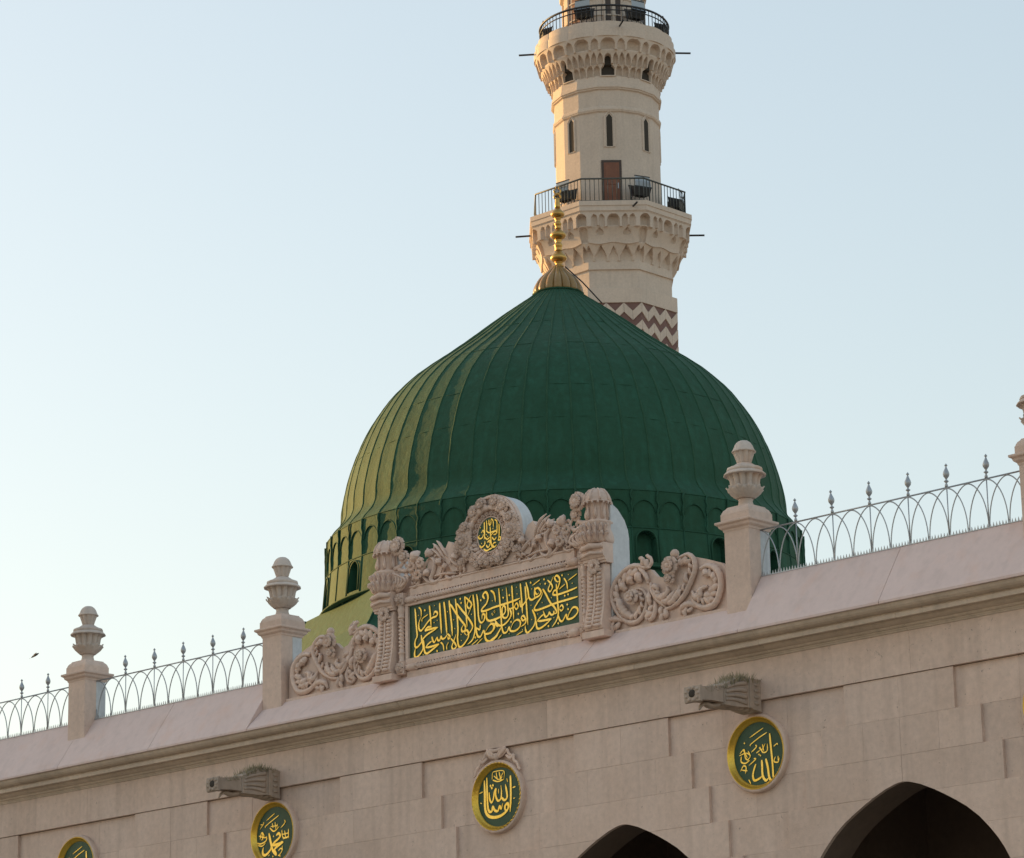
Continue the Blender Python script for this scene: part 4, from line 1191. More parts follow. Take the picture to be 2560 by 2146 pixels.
for s in (1, -1):
    scroll([(w * 0.8, p) for w, p in CRIB], -0.02, 'ribbon', s, lobes=0.0, flat=1.1, up=1.1)
    leafy(CRIB[7:], -0.03, s, crest, 0.09, 0.045, 8, True)
    scroll(CLEAF, -0.05, 'leaf', s, taper=(0.3, 0.15), lobes=0.08, flat=0.5, up=0.9)
    # broad tulip leaves standing behind the ribbons
    for poly in ([(1.13, 12.80), (1.00, 13.05), (1.08, 13.24), (1.26, 13.27), (1.36, 13.20), (1.42, 12.95), (1.3, 12.75)],
                 [(0.60, 12.80), (0.72, 13.08), (0.82, 13.26), (0.93, 13.31), (1.0, 13.20), (1.02, 13.02), (0.85, 12.80)]):
        m = MB(); pl = [(s * a, b) for a, b in poly]
        m.prism(pl if s < 0 else pl[::-1], -0.045, 0.12); K(m, 'tulip_leaf')
    # flowers beside the wreath
    m = MB(); rosette(m, s * 0.53, -0.06, 13.22, 0.185, 13, 3, 0.055, 0.2); K(m, 'flower')
    m = MB(); rosette(m, s * 0.50, -0.07, 13.44, 0.10, 8, 2, 0.045, 0.5); K(m, 'flower')
    m = MB(); rosette(m, s * 0.44, -0.07, 13.02, 0.12, 7, 2, 0.045, 0.1); K(m, 'flower')
    m = MB(); rosette(m, s * 0.32, -0.05, 13.66, 0.12, 8, 2, 0.04, 0.4); K(m, 'flower')
    for (fx, fz, fr) in ((0.62, 13.38, 0.075), (0.68, 13.10, 0.08), (0.33, 12.90, 0.09), (0.60, 12.90, 0.075)):
        m = MB(); rosette(m, s * fx, -0.06, fz, fr, 6, 2, 0.035, fx); K(m, 'flower')
    m = MB(); rosette(m, s * 0.15, -0.055, 13.76, 0.11, 9, 2, 0.04); K(m, 'flower')
    for q in range(5):
        a = R_(205 + 13 * q) if s < 0 else R_(335 - 13 * q)
        m = MB(); q_ = spline([(0.30 * math.cos(a), -0.05, 13.25 + 0.30 * math.sin(a)), (0.36 * math.cos(a + .1 * s), -0.085, 13.25 + 0.37 * math.sin(a + .1 * s)), (0.44 * math.cos(a + .22 * s), -0.07, 13.25 + 0.43 * math.sin(a + .22 * s))], 4)
        m.tube(q_, [0.02, 0.03, 0.035, 0.035, 0.034, 0.03, 0.024, 0.018, 0.01][:len(q_)], 6, 0.6, (0, 1, 0)); K(m, 'wreath_leaf')
# bow and leaves under the oval
for (fx, fz, fr, n_) in ((-0.12, 12.83, 0.085, 6), (0.12, 12.83, 0.085, 6), (0.0, 12.80, 0.09, 7), (-0.24, 12.80, 0.08, 6), (0.24, 12.80, 0.08, 6)):
    m = MB(); rosette(m, fx, -0.055, fz, fr, n_, 2, 0.045, fx * 3); K(m, 'flower')
# arch slab behind the wreath, its plastered back
def arc_poly(r_, zc, zb, n_=28):
    return [(r_, zb)] + [(r_ * math.cos(math.pi * q / n_), zc + r_ * math.sin(math.pi * q / n_)) for q in range(n_ + 1)] + [(-r_, zb)]
m = MB(); m.prism(arc_poly(0.635, 13.262, 12.735)[::-1], -0.035, 0.04); K(m, 'arch_slab')
m = MB(); m.prism(arc_poly(0.632, 13.262, 12.75)[::-1], 0.042, 0.30); K(m, 'arch_back', 'plaster')
m = MB()
q_ = [(0.592 * math.cos(R_(a)), -0.045, 13.262 + 0.592 * math.sin(R_(a))) for a in range(-12, 193, 6)]
m.tube(q_, 0.030, 8, 0.8); K(m, 'arch_moulding')
q_ = [(0.43 * math.cos(R_(a)), -0.055, 13.255 + 0.43 * math.sin(R_(a))) for a in range(0, 361, 6)]
m = MB(); m.tube(q_, [0.062 * (1 + 0.30 * math.sin(i * 2.05)) for i in range(len(q_))], 8, 0.7, flute=0.2, nfl=3); K(m, 'wreath')
for q in range(22):
    a = 2 * math.pi * q / 22
    m = MB(); rosette(m, 0.335 * math.cos(a), -0.04, 13.255 + 0.335 * math.sin(a), 0.036, 5, 1, 0.02, a); K(m, 'blossom')
m = MB(); m.prism([(0.262 * math.cos(2 * math.pi * q / 44), 13.255 + 0.275 * math.sin(2 * math.pi * q / 44)) for q in range(44)], -0.048, -0.036); K(m, 'oval_board', 'board')
m = strokes_mesh(OVAL, -0.0485, 0.012, 0.0, 13.252); K(m, 'oval_lettering', 'letter')
q_ = [(0.273 * math.cos(R_(a)), -0.048, 13.255 + 0.286 * math.sin(R_(a))) for a in range(0, 361, 8)]
m = MB(); m.tube(q_, 0.014, 6); K(m, 'oval_frame')

# pillars either side: rosette blocks, colonnettes, scale consoles, capitals, baskets, lanterns
for s in (-1, 1):
    cxp = s * 2.0
    for z in (12.535, 11.405):
        m = MB(); m.box(cxp - 0.085, cxp + 0.085, -0.11, 0.0, z - 0.10, z + 0.10, 0.008)
        K(m, 'rosette_block')
        m = MB(); rosette(m, cxp, -0.11, z, 0.078, 6, 2, 0.025); K(m, 'rosette')
    rope(11.72, 12.22, cxp, -0.055, 0.045, 'colonnette', vertical=True)
    m = MB(); m.lathe([(0.05, 11.505), (0.06, 11.51), (0.06, 11.53), (0.045, 11.54), (0.05, 11.60), (0.05, 11.64), (0.062, 11.65), (0.062, 11.67), (0.046, 11.68), (0.046, 11.72)], 12, (cxp, -0.055, 0)); K(m, 'colonnette_base')
    m = MB(); m.lathe([(0.044, 12.22), (0.058, 12.23), (0.058, 12.25), (0.048, 12.26), (0.055, 12.31), (0.064, 12.36), (0.056, 12.40), (0.05, 12.41), (0.07, 12.43)], 12, (cxp, -0.055, 0), fn=lambda th, z: 1 + 0.08 * math.cos(6 * th)); K(m, 'colonnette_capital')
    # console: swells downward, with two columns of scales
    prof = [(0.0, 12.36), (-0.11, 12.36), (-0.13, 12.30), (-0.135, 12.0), (-0.16, 11.7), (-0.215, 11.46), (-0.225, 11.40), (-0.20, 11.35), (-0.14, 11.33), (0.0, 11.33)]
    m = MB(); m.sweepx(prof, *sorted((s * 2.115, s * 2.475))); K(m, 'console')
    def face_y(z):
        for a, b in zip(prof[1:], prof[2:]):
            if b[1] <= z <= a[1] and a[1] > b[1]:
                return a[0] + (b[0] - a[0]) * (a[1] - z) / (a[1] - b[1])
        return -0.14
    for q in range(15):
        z = 12.27 - q * 0.062
        yy = face_y(z)
        wd = 0.052 + 0.0016 * q
        for cxx in (2.215, 2.375):
            m = MB(); m.ball((s * cxx, yy - 0.008, z), wd, 0.034, 0.030, 8, 5)
            K(m, 'scale')
    m = MB()
    m.tube([(s * 2.295, face_y(z) - 0.012, z) for z in (12.32, 12.1, 11.9, 11.7, 11.55, 11.45, 11.40)], 0.022, 6); K(m, 'console_rib')
    m = MB(); rosette(m, s * 2.295, -0.14, 12.33, 0.12, 7, 1, 0.04); K(m, 'console_leaf')
    m = MB(); m.box(*sorted((s * 2.07, s * 2.52)), -0.23, 0.0, 11.225, 11.328, 0.006); K(m, 'console_foot')
    # capital
    m = MB()
    m.sweepx([(0.01, 12.37), (-0.15, 12.37), (-0.155, 12.40), (-0.175, 12.405), (-0.18, 12.44), (-0.20, 12.45), (-0.235, 12.50), (-0.24, 12.535), (-0.21, 12.55), (-0.22, 12.57), (-0.23, 12.64), (-0.20, 12.668), (0.01, 12.675)], *sorted((s * 2.088, s * 2.535)))
    K(m, 'capital')
    for dz, rr in ((12.60, 0.055), (12.49, 0.03)):
        m = MB(); m.tube([(s * 2.09, -0.225, dz), (s * 2.3, -0.245, dz + 0.035), (s * 2.53, -0.225, dz)], [rr * 0.6, rr, rr * 0.6], 8); K(m, 'capital_scroll')
    # acanthus basket
    bc = s * 2.31
    m = MB(); m.lathe([(0.20, 12.675), (0.225, 12.69), (0.235, 12.74), (0.225, 12.82), (0.20, 12.90), (0.20, 12.97), (0.225, 13.0), (0.225, 13.015)], 24, (bc, -0.06, 0), fn=lambda th, z: 1 + 0.05 * abs(math.cos(4 * th))); K(m, 'basket')
    for q in range(8):
        a = R_(200 + 20 * q)
        ca, sa = math.cos(a), math.sin(a)
        m = MB()
        for (rr, zz, w_) in ((0.25, 12.80, 0.05), (0.235, 12.93, 0.042)):
            pts = spline([(bc + ca * 0.23, -0.06 + sa * 0.23, 12.69 if zz < 12.9 else 12.80), (bc + ca * 0.245, -0.06 + sa * 0.245, zz - 0.04), (bc + ca * (rr + 0.045), -0.06 + sa * (rr + 0.045), zz + 0.02), (bc + ca * (rr + 0.05), -0.06 + sa * (rr + 0.05), zz - 0.02)], 4)
            aa = a + (0.16 if zz > 12.9 else 0)
            m.tube([(bc + (p[0] - bc) * 1.0, p[1], p[2]) for p in pts], [w_ * k for k in (0.5, .7, .85, 1, 1, 1, .95, .9, .8, .7, .6, .5, .4)][:len(pts)], 6, 0.55, flute=0.18, nfl=3)
        K(m, 'acanthus_leaf')
    # broad side leaf curling to the centre
    m = MB(); pts = spline([(s * 2.08, -0.09, 12.70), (s * 1.93, -0.11, 12.73), (s * 1.82, -0.12, 12.80), (s * 1.80, -0.12, 12.88), (s * 1.86, -0.13, 12.89)], 5)
    m.tube(pts, [0.06 - 0.0022 * i for i in range(len(pts))], 8, 0.6, (0, 1, 0), flute=0.2, nfl=4); K(m, 'side_leaf')
    for q in range(4):
        m = MB(); a = 0.2 * q
        pts = spline([(s * (2.10 - 0.05 * q), -0.13, 12.72), (s * (2.02 - 0.07 * q), -0.16, 12.84 - 0.02 * q), (s * (2.04 - 0.07 * q), -0.17, 12.95 - 0.035 * q), (s * (2.08 - 0.06 * q), -0.18, 12.96 - 0.03 * q)], 5)
        m.tube(pts, [0.032 - 0.0012 * i for i in range(len(pts))], 6, 0.7, (0, 1, 0)); K(m, 'acanthus_leaf')
    # lantern with its little dome
    lc = s * 2.31
    m = MB(); m.lathe([(0.215, 13.005), (0.22, 13.01), (0.22, 13.03), (0.165, 13.045), (0.155, 13.06), (0.155, 13.26), (0.165, 13.31), (0.18, 13.33)], 8, (lc, -0.07, 0), smooth=False, rot=R_(22.5)); K(m, 'lantern')
    for q in range(8):
        a = R_(22.5 + 45 * q)
        m = MB(); m.tube([(lc + 0.158 * math.cos(a), -0.07 + 0.158 * math.sin(a), 13.05), (lc + 0.158 * math.cos(a), -0.07 + 0.158 * math.sin(a), 13.28), (lc + 0.18 * math.cos(a), -0.07 + 0.18 * math.sin(a), 13.33)], 0.020, 6); K(m, 'lantern_post')
    m = MB(); m.lathe([(0.165, 13.322), (0.228, 13.316), (0.234, 13.33), (0.205, 13.345)], 32, (lc, -0.07, 0), fn=lambda th, z: 1 + 0.05 * abs(math.cos(8 * th)) - 0.03)
    for q in range(16):
        a = 2 * math.pi * q / 16
        m.ball((lc + 0.222 * math.cos(a), -0.07 + 0.222 * math.sin(a), 13.305), 0.02, 0.02, 0.026, 6, 4)
    K(m, 'lantern_eave')
    m = MB(); m.lathe([(0.205, 13.34), (0.198, 13.40), (0.172, 13.465), (0.125, 13.52), (0.07, 13.545), (0.004, 13.552)], 8, (lc, -0.07, 0), smooth=False, rot=R_(10)); K(m, 'lantern_dome')
    for q in range(8):
        a = R_(10 + 45 * q)
        m = MB(); m.tube([(lc + r_ * math.cos(a), -0.07 + r_ * math.sin(a), z) for r_, z in ((0.21, 13.34), (0.202, 13.40), (0.176, 13.465), (0.128, 13.522), (0.06, 13.55))], [0.022, 0.018, 0.016, 0.014, 0.01], 6); K(m, 'lantern_crocket')
    for q in range(8):
        a = R_(32.5 + 45 * q)
        m = MB(); m.tube(spline([(lc + 0.16 * math.cos(a), -0.07 + 0.16 * math.sin(a), 13.06), (lc + 0.172 * math.cos(a), -0.07 + 0.172 * math.sin(a), 13.15), (lc + 0.166 * math.cos(a), -0.07 + 0.166 * math.sin(a), 13.27)], 4), [.008, .022, .034, .038, .034, .028, .02, .012, .006], 6, 0.6, flute=0.25, nfl=3); K(m, 'lantern_leaf')
    m = MB(); rosette(m, s * 1.98, -0.10, 13.40, 0.155, 9, 2, 0.06, 0.2, 0.33); K(m, 'large_flower')
    m = MB(); rosette(m, s * 1.89, -0.06, 13.22, 0.10, 6, 2, 0.045, 0.6); K(m, 'flower')
    for pp, rr in (([(2.12, 13.05), (1.98, 13.08), (1.90, 13.16), (1.93, 13.27)], 0.04), ([(2.02, 13.03), (1.86, 12.98), (1.76, 13.06), (1.80, 13.16)], 0.038), ([(1.70, 12.80), (1.62, 12.95), (1.66, 13.12), (1.74, 13.15), (1.74, 13.0), (1.66, 12.82)], 0.032)):
        q_ = spline([(s * a, -0.09, c) for a, c in pp], 5)
        m = MB(); m.tube(q_, [rr * (1 - 0.5 * i / len(q_)) for i in range(len(q_))], 8, 0.8, (0, 1, 0), flute=0.15, nfl=4); K(m, 'vine')
    for (fx, fz) in ((1.70, 13.02), (1.56, 12.86), (1.50, 13.05)):
        m = MB(); rosette(m, s * fx, -0.07, fz, 0.085, 5, 1, 0.05, fx); K(m, 'leaf')

# ------------------------------------------------------------------ scroll wings
def wing(s, label):
    t = thing('scroll_wing', label, 'stone carving', (0, 0, 0), 0, 'carved scroll wings beside the crest')
    outline = [(2.56, 11.32), (2.56, 12.14), (2.66, 12.14), (2.78, 12.07), (3.0, 12.17), (3.25, 12.15), (3.37, 12.02), (3.52, 11.98), (3.66, 12.10), (3.86, 12.10), (4.0, 12.14), (4.1, 12.20), (4.35, 12.12), (4.62, 12.02), (4.79, 11.86), (4.80, 11.32)]
    pl = [(s * a, b) for a, b in outline]
    m = MB(); m.prism(pl if s < 0 else pl[::-1], 0.045, 0.13); m.build('back_slab', 'crest', t)
    m = MB(); m.box(*sorted((s * 2.505, s * 4.81)), 0.135, 0.38, 11.25, 12.00, 0.03); m.build('rear_plaster', 'plaster', t)
    scroll([(w * 0.86, p) for w, p in WSCROLL], 0.045, 'scroll', s, t, flat=1.0, lobes=0.05, taper=(0.6, 0.45), up=0.75)
    scroll(WLEAF, 0.035, 'leaf', s, t, flat=0.7, lobes=0.14, taper=(0.35, 0.5), up=0.9)
    leafy(WSCROLL, 0.03, s, t, 0.125, 0.085, 5)
    (_, f0), (_, f1), (_, f2), (_, f3) = [WFLOWER[i] for i in range(4)]
    m = MB(); rosette(m, s * f0[0][0], 0.0, f0[0][1], 0.115, 5, 2, 0.07, 0.3, 0.3); m.build('flower', 'crest', t)
    m = MB(); rosette(m, s * f1[0][0], 0.0, f1[0][1], 0.15, 7, 2, 0.06, 0.2, 0.3); m.build('flower', 'crest', t)
    m = MB(); rosette(m, s * f2[0][0], 0.0, f2[0][1], 0.09, 5, 2, 0.05, 1.2, 0.3); m.build('flower', 'crest', t)
    m = MB(); m.ball((s * f3[0][0], 0.02, f3[0][1]), 0.075, 0.06, 0.07); m.build('bud', 'crest', t)
    return t
wing(-1, 'carved scroll wing between the left urn pier and the inscription crest')
wing(1, 'carved scroll wing between the inscription crest and the pier in front of the dome')

# ------------------------------------------------------------------ green dome
DX, DY = -12.087, 14.720
ddx, ddy = DX - CAM.x, DY - CAM.y
dl = math.hypot(ddx, ddy); ddx /= dl; ddy /= dl
DROT = math.atan2(-ddy, -ddx)
dome = thing('green_dome', 'large ribbed green dome with arched drum and golden finial, rising behind the carved crest', 'dome', (DX, DY, 0), DROT)
PROF = [(5.175, 17.47), (5.15, 17.51), (5.08, 17.60), (4.985, 17.70), (4.90, 17.82), (4.855, 17.95), (4.842, 18.1), (4.835, 18.25), (4.794, 18.5), (4.741, 18.75), (4.674, 19.0), (4.59, 19.25), (4.492, 19.5), (4.381, 19.75), (4.252, 20.0), (4.143, 20.18), (4.024, 20.36), (3.893, 20.54), (3.737, 20.72), (3.558, 20.9), (3.358, 21.08), (3.125, 21.26), (2.876, 21.44), (2.624, 21.62), (2.381, 21.8), (2.143, 21.98), (1.917, 22.16), (1.692, 22.34), (1.464, 22.52), (1.231, 22.7), (1.03, 22.85), (0.823, 23.0), (0.686, 23.1), (0.535, 23.22)]
PROF = [(r_ * (1 - 0.003 * math.sin(math.pi * (z - 18.5) / 3.8)) if 18.5 < z < 22.3 else r_, z) for r_, z in PROF]
def smooth_prof(pr, n=3):
    return [tuple(q) for q in spline(pr, n)]
PF = smooth_prof(PROF, 2)
NG = 57
DA = 2 * math.pi / NG
m = MB(); rows = []
for (r_, z) in PF:
    rows.append([(r_ * (1 - 0.0018 * math.cos(math.pi * e)) * math.cos(e * DA / 2), r_ * (1 - 0.0018 * math.cos(math.pi * e)) * math.sin(e * DA / 2), z) for e in (-1, -0.5, 0, 0.5, 1)])
m.grid(rows); ME_G = m.mesh('dome_gore'); ME_G.materials.append(MAT['dome'])
ME_R = []
for var in range(4):
    rg = random.Random(var); m = MB()
    m.tube([(r_ + 0.002, rg.uniform(-0.006, 0.006), z) for (r_, z) in PF], [max(0.010, 0.021 * min(1, r_ / 2.2)) * rg.uniform(0.85, 1.15) for (r_, z) in PF], 6)
    me = m.mesh('rib'); me.materials.append(MAT['dome_rib']); ME_R.append(me)
# sheet seams crossing the gores
SEAMS = [19.15, 19.95, 21.15, 22.0]
def r_at(z):
    for a, b in zip(PROF, PROF[1:]):
        if a[1] <= z <= b[1]:
            return a[0] + (b[0] - a[0]) * (z - a[1]) / (b[1] - a[1])
    return 5
ME_S = []
for z in SEAMS:
    r_ = r_at(z) + 0.001
    m = MB(); m.tube([(r_ * math.cos(e * DA / 2), r_ * math.sin(e * DA / 2), z) for e in (-1, 0, 1)], 0.0045, 5)
    me = m.mesh('sheet_seam'); me.materials.append(MAT['dome_rib']); ME_S.append(me)
PH = R_(18.5)
for k in range(NG):
    a = PH + DA * k
    o = put('dome_gore', ME_G, dome, (0, 0, 0), a)
    put('rib', ME_R[k % 4], o, (0, 0, 0), DA / 2)
    for j, me in enumerate(ME_S):
        if random.random() < 0.9:
            put('sheet_seam', me, o, (0, 0, random.uniform(-0.012, 0.012)))
# drum: blind arches
def arch_in(u, v, hw, spring, apex):
    """inside a pointed arch; u centred across, v up"""
    if abs(u) > hw or v < 0: return False
    if v <= spring: return True
    t = (v - spring) / (apex - spring)
    return t <= 1 and abs(u) <= hw * math.sqrt(max(0, 1 - t ** 1.7))
def panel_mesh(name, half, z0, z1, r0, r1, nu, nv, fn, mat, thick=0.0):
    rows = []
    for j in range(nv + 1):
        v = j / nv; z = z0 + (z1 - z0) * v; rb = r0 + (r1 - r0) * v
        row = []
        for i in range(nu + 1):
            th = -half + 2 * half * i / nu
            rr = rb + fn(th * rb, z, th)
            row.append((rr * math.cos(th), rr * math.sin(th), z))
        rows.append(row)
    m_ = MB(); m_.grid(rows, smooth=False)
    me = m_.mesh(name); me.materials.append(MAT[mat]); return me
hw_ = 0.235
def drum_fn(u, z, th):
    v = z - 16.70
    d = 0.0
    if arch_in(u, v, 0.245, 0.30, 0.57): d = -0.024
    return d
ME_D = panel_mesh('drum_panel', DA / 2, 16.69, 17.46, 5.195, 5.175, 30, 40, drum_fn, 'dome')
m = MB(); pts = []
for t in np.linspace(-1, 1, 19):
    u = 0.25 * t
    tt = (1 - abs(t) ** 2) ** (1 / 1.7) if abs(t) < 1 else 0
    zz = 17.0 + 0.27 * tt
    pts.append((5.178 * math.cos(u / 5.18), 5.178 * math.sin(u / 5.18), zz))
m.tube(pts, 0.013, 5); ME_DA = m.mesh('blind_arch'); ME_DA.materials.append(MAT['dome'])
ME_DR = []
for var in range(3):
    rg = random.Random(50 + var); m = MB()
    m.tube([(5.20, rg.uniform(-0.022, 0.022), z) for z in np.linspace(16.67, 17.47, 9)], [0.024 * rg.uniform(0.7, 1.15) for _ in range(9)], 6)
    me = m.mesh('drum_rib'); me.materials.append(MAT['dome']); ME_DR.append(me)
for k in range(NG):
    o = put('drum_panel', ME_D, dome, (0, 0, 0), PH + DA * k)
    put('blind_arch', ME_DA, o)
    put('drum_rib', ME_DR[k % 3], o, (0, 0, 0), DA / 2)
m = MB()
m.lathe([(5.10, 17.462), (5.185, 17.464), (5.187, 17.478), (5.16, 17.49)], 114, cap=False)
K(m, 'drum_moulding', 'dome', dome)
m = MB(); m.lathe([(5.15, 16.668), (5.216, 16.67), (5.22, 16.682), (5.205, 16.696), (5.15, 16.70)], 114, cap=False); K(m, 'drum_moulding', 'dome', dome)
# windowed lower drum: 19 bays
BA = 2 * math.pi / 19
def win_fn(u, z, th):
    v = z - 15.98
    if abs(u) < 0.20 and 0 <= v:
        if v < 0.42 or (u / 0.20) ** 2 + ((v - 0.42) / 0.20) ** 2 < 1:
            return -0.22
    return 0.0
ME_W = panel_mesh('drum_bay', BA / 2, 15.885, 16.665, 5.275, 5.205, 84, 40, win_fn, 'dome')
m = MB(); m.add([(5.06, -0.26, 15.9), (5.06, 0.26, 15.9), (5.02, 0.26, 16.64), (5.02, -0.26, 16.64)], [(0, 1, 2, 3)]); ME_WP = m.mesh('window'); ME_WP.materials.append(MAT['dome'])
m = MB()
pts = [(5.275, -0.225, 15.96)] + [(5.245, 0.225 * -math.cos(a), 16.40 + 0.225 * math.sin(a)) for a in np.linspace(0, math.pi, 13)] + [(5.275, 0.225, 15.96)]
m.tube(pts, 0.018, 5); ME_WF = m.mesh('window_frame'); ME_WF.materials.append(MAT['dome'])
m = MB(); m.tube([(5.28, 0, 15.885), (5.21, 0, 16.665)], 0.016, 5); ME_WR = m.mesh('drum_rib'); ME_WR.materials.append(MAT['dome'])
for k in range(19):
    o = put('drum_bay', ME_W, dome, (0, 0, 0), PH + BA * k)
    w = put('window', ME_WP, o)
    put('window_frame', ME_WF, o)
    for a in (-DA / 2, DA / 2, DA * 1.5):
        put('drum_rib', ME_WR, o, (0, 0, 0), a)
m = MB(); m.lathe([(5.22, 15.84), (5.36, 15.842), (5.375, 15.862), (5.35, 15.88), (5.22, 15.895)], 114, cap=False); K(m, 'drum_moulding', 'dome', dome)
m = MB(); m.lathe([(7.1, 10.6), (7.0, 13.9), (6.16, 14.95), (5.62, 15.84)], 8, smooth=False, rot=R_(-85), cap=False); K(m, 'drum_skirt', 'dome', dome)
for k in range(8):
    a = R_(-85) + k * math.pi / 4
    m = MB(); m.tube([(7.01 * math.cos(a), 7.01 * math.sin(a), 13.9), (6.17 * math.cos(a), 6.17 * math.sin(a), 14.95), (5.63 * math.cos(a), 5.63 * math.sin(a), 15.84)], 0.025, 5); K(m, 'skirt_rib', 'dome', dome)
# gilded finial
m = MB(); m.lathe([(0.52, 23.20), (0.57, 23.215), (0.575, 23.24), (0.52, 23.27)], 36, fn=lambda th, z: 1 + 0.03 * math.cos(14 * th)); K(m, 'collar', 'dome', dome)
MP = [(0.50, 23.25), (0.505, 23.32), (0.475, 23.42), (0.42, 23.52), (0.35, 23.61), (0.27, 23.69), (0.20, 23.77), (0.14, 23.84), (0.105, 23.89)]
m = MB(); m.lathe([(r_ * 0.93, z) for r_, z in MP], 32); K(m, 'melon_core', 'old_dark', dome)
m = MB(); m.tube([(r_ * 0.945, 0, z) for r_, z in spline(MP, 2)], [0.10 * r_ / 0.5 + 0.004 for r_, z in spline(MP, 2)], 8, flat=0.8)
ME_ML = m.mesh('melon_rib'); ME_ML.materials.append(MAT['bronze'])
for k in range(16):
    put('melon_rib', ME_ML, dome, (0, 0, 0), 2 * math.pi * k / 16)
FB = [[(0.10, 23.885), (0.105, 23.90), (0.075, 23.93), (0.07, 23.965), (0.09, 23.985), (0.092, 24.0)],
      [(0.085, 24.0), (0.13, 24.025), (0.165, 24.07), (0.166, 24.11), (0.14, 24.16), (0.10, 24.21), (0.083, 24.257)],
      [(0.083, 24.257), (0.074, 24.30), (0.074, 24.34), (0.09, 24.37), (0.092, 24.41), (0.07, 24.44), (0.064, 24.48), (0.078, 24.51), (0.077, 24.535)],
      [(0.075, 24.535), (0.12, 24.56), (0.16, 24.61), (0.16, 24.645), (0.13, 24.70), (0.085, 24.745), (0.067, 24.775)],
      [(0.067, 24.775), (0.057, 24.82), (0.06, 24.86), (0.08, 24.885), (0.08, 24.91), (0.058, 24.94), (0.055, 24.985), (0.078, 25.02), (0.077, 25.045)],
      [(0.075, 25.045), (0.115, 25.07), (0.14, 25.115), (0.138, 25.14), (0.11, 25.19), (0.075, 25.235), (0.058, 25.26)],
      [(0.058, 25.26), (0.062, 25.33), (0.056, 25.39), (0.045, 25.44), (0.05, 25.50), (0.03, 25.52)]]
for pr in FB:
    m = MB(); m.lathe([(r_ * (1.12 if r_ > 0.1 else 1.06), z) for r_, z in pr], 24, (0, 0.033, 0)); K(m, 'finial_bead', 'gold', dome)
m = MB(); m.tube([(0, 0.035 + 0.075 * math.cos(a), 25.545 + 0.06 * math.sin(a)) for a in np.linspace(0, 2 * math.pi, 25)], 0.02, 6); m.ball((0, 0.035, 25.62), 0.03, 0.03, 0.03); K(m, 'finial_ring', 'gold', dome)
for s in (-1, 1):
    m = MB(); q_ = spline([(0, 0.035, 25.60), (0, 0.035 + s * 0.06, 25.64), (0, 0.035 + s * 0.075, 25.70), (0, 0.035 + s * 0.03, 25.745), (0, 0.035 + s * 0.045, 25.80)], 5)
    m.tube(q_, [0.024 - 0.0008 * i for i in range(len(q_))], 6); K(m, 'crescent_horn', 'gold', dome)
m = MB(); q_ = [(0.10, 0.17, 23.86), (0.30, 0.55, 23.42), (0.40, 0.96, 22.90)]; m.tube(q_, 0.016, 5); K(m, 'lightning_cable', 'black', dome)
# ------------------------------------------------------------------ minaret
MX, MY = -59.187, 69.204
mdx, mdy = MX - CAM.x, MY - CAM.y
ml = math.hypot(mdx, mdy); mdx /= ml; mdy /= ml
MROT = math.atan2(-mdy, -mdx) + R_(2.8)
mina = thing('minaret', 'tall pale stone minaret with two railed balconies and brown zigzag band', 'minaret', (MX, MY, 0), MROT)
KM = lambda m, name, mat='minaret', par=mina: m.build(name, mat, par)
C8 = math.cos(R_(22.5))
def octa(prof, name, mat='minaret', n=8):
    c = math.cos(math.pi / n)
    m = MB(); m.lathe([(a / c, z) for a, z in prof], n, smooth=False, rot=math.pi / n)
    return KM(m, name, mat)
m = MB(); m.box(-4.4, 4.4, -4.4, 4.4, 0, 30); KM(m, 'base_tower')
octa([(3.4, 30.0), (2.95, 31.0), (2.86, 31.4), (2.86, 44.79)], 'zigzag_shaft', 'brown')
octa([(2.86, 44.792), (2.92, 44.794), (2.92, 45.47), (2.88, 45.49), (2.70, 45.492), (2.70, 46.38), (2.78, 46.40), (2.78, 46.46), (2.74, 46.47), (2.74, 46.80)], 'octagon_shaft')
# white zigzag stones, proud of the brown shaft
t0 = 2.86 * math.tan(R_(22.5))
sp3 = 2 * t0 / 3
Y1 = 2.86 + 0.05
legs = []
for leg in range(6):
    a = -t0 + leg * sp3 / 2; b = a + sp3 / 2
    za, zb = (0.0, -0.39) if leg % 2 == 0 else (-0.39, 0.0)
    m = MB()
    v = []
    for xx in (2.80, Y1):
        k_ = xx / 2.86 if (leg in (0, 5)) else 1.0
        aa = a * (xx / 2.86) if leg == 0 else a
        bb = b * (xx / 2.86) if leg == 5 else b
        v += [(xx, aa + 0.006, za), (xx, bb - 0.006, zb), (xx, bb - 0.006, zb - 0.43), (xx, aa + 0.006, za - 0.43)]
    m.add(v, [(4, 5, 6, 7), (3, 2, 1, 0), (0, 1, 5, 4), (1, 2, 6, 5), (2, 3, 7, 6), (3, 0, 4, 7)])
    me = m.mesh('chevron_stone'); me.materials.append(MAT['minaret']); legs.append(me)
for fct in range(8):
    for row in range(6):
        for me in legs:
            put('chevron_stone', me, mina, (0, 0, 44.785 - 0.81 * row), R_(45 * fct))

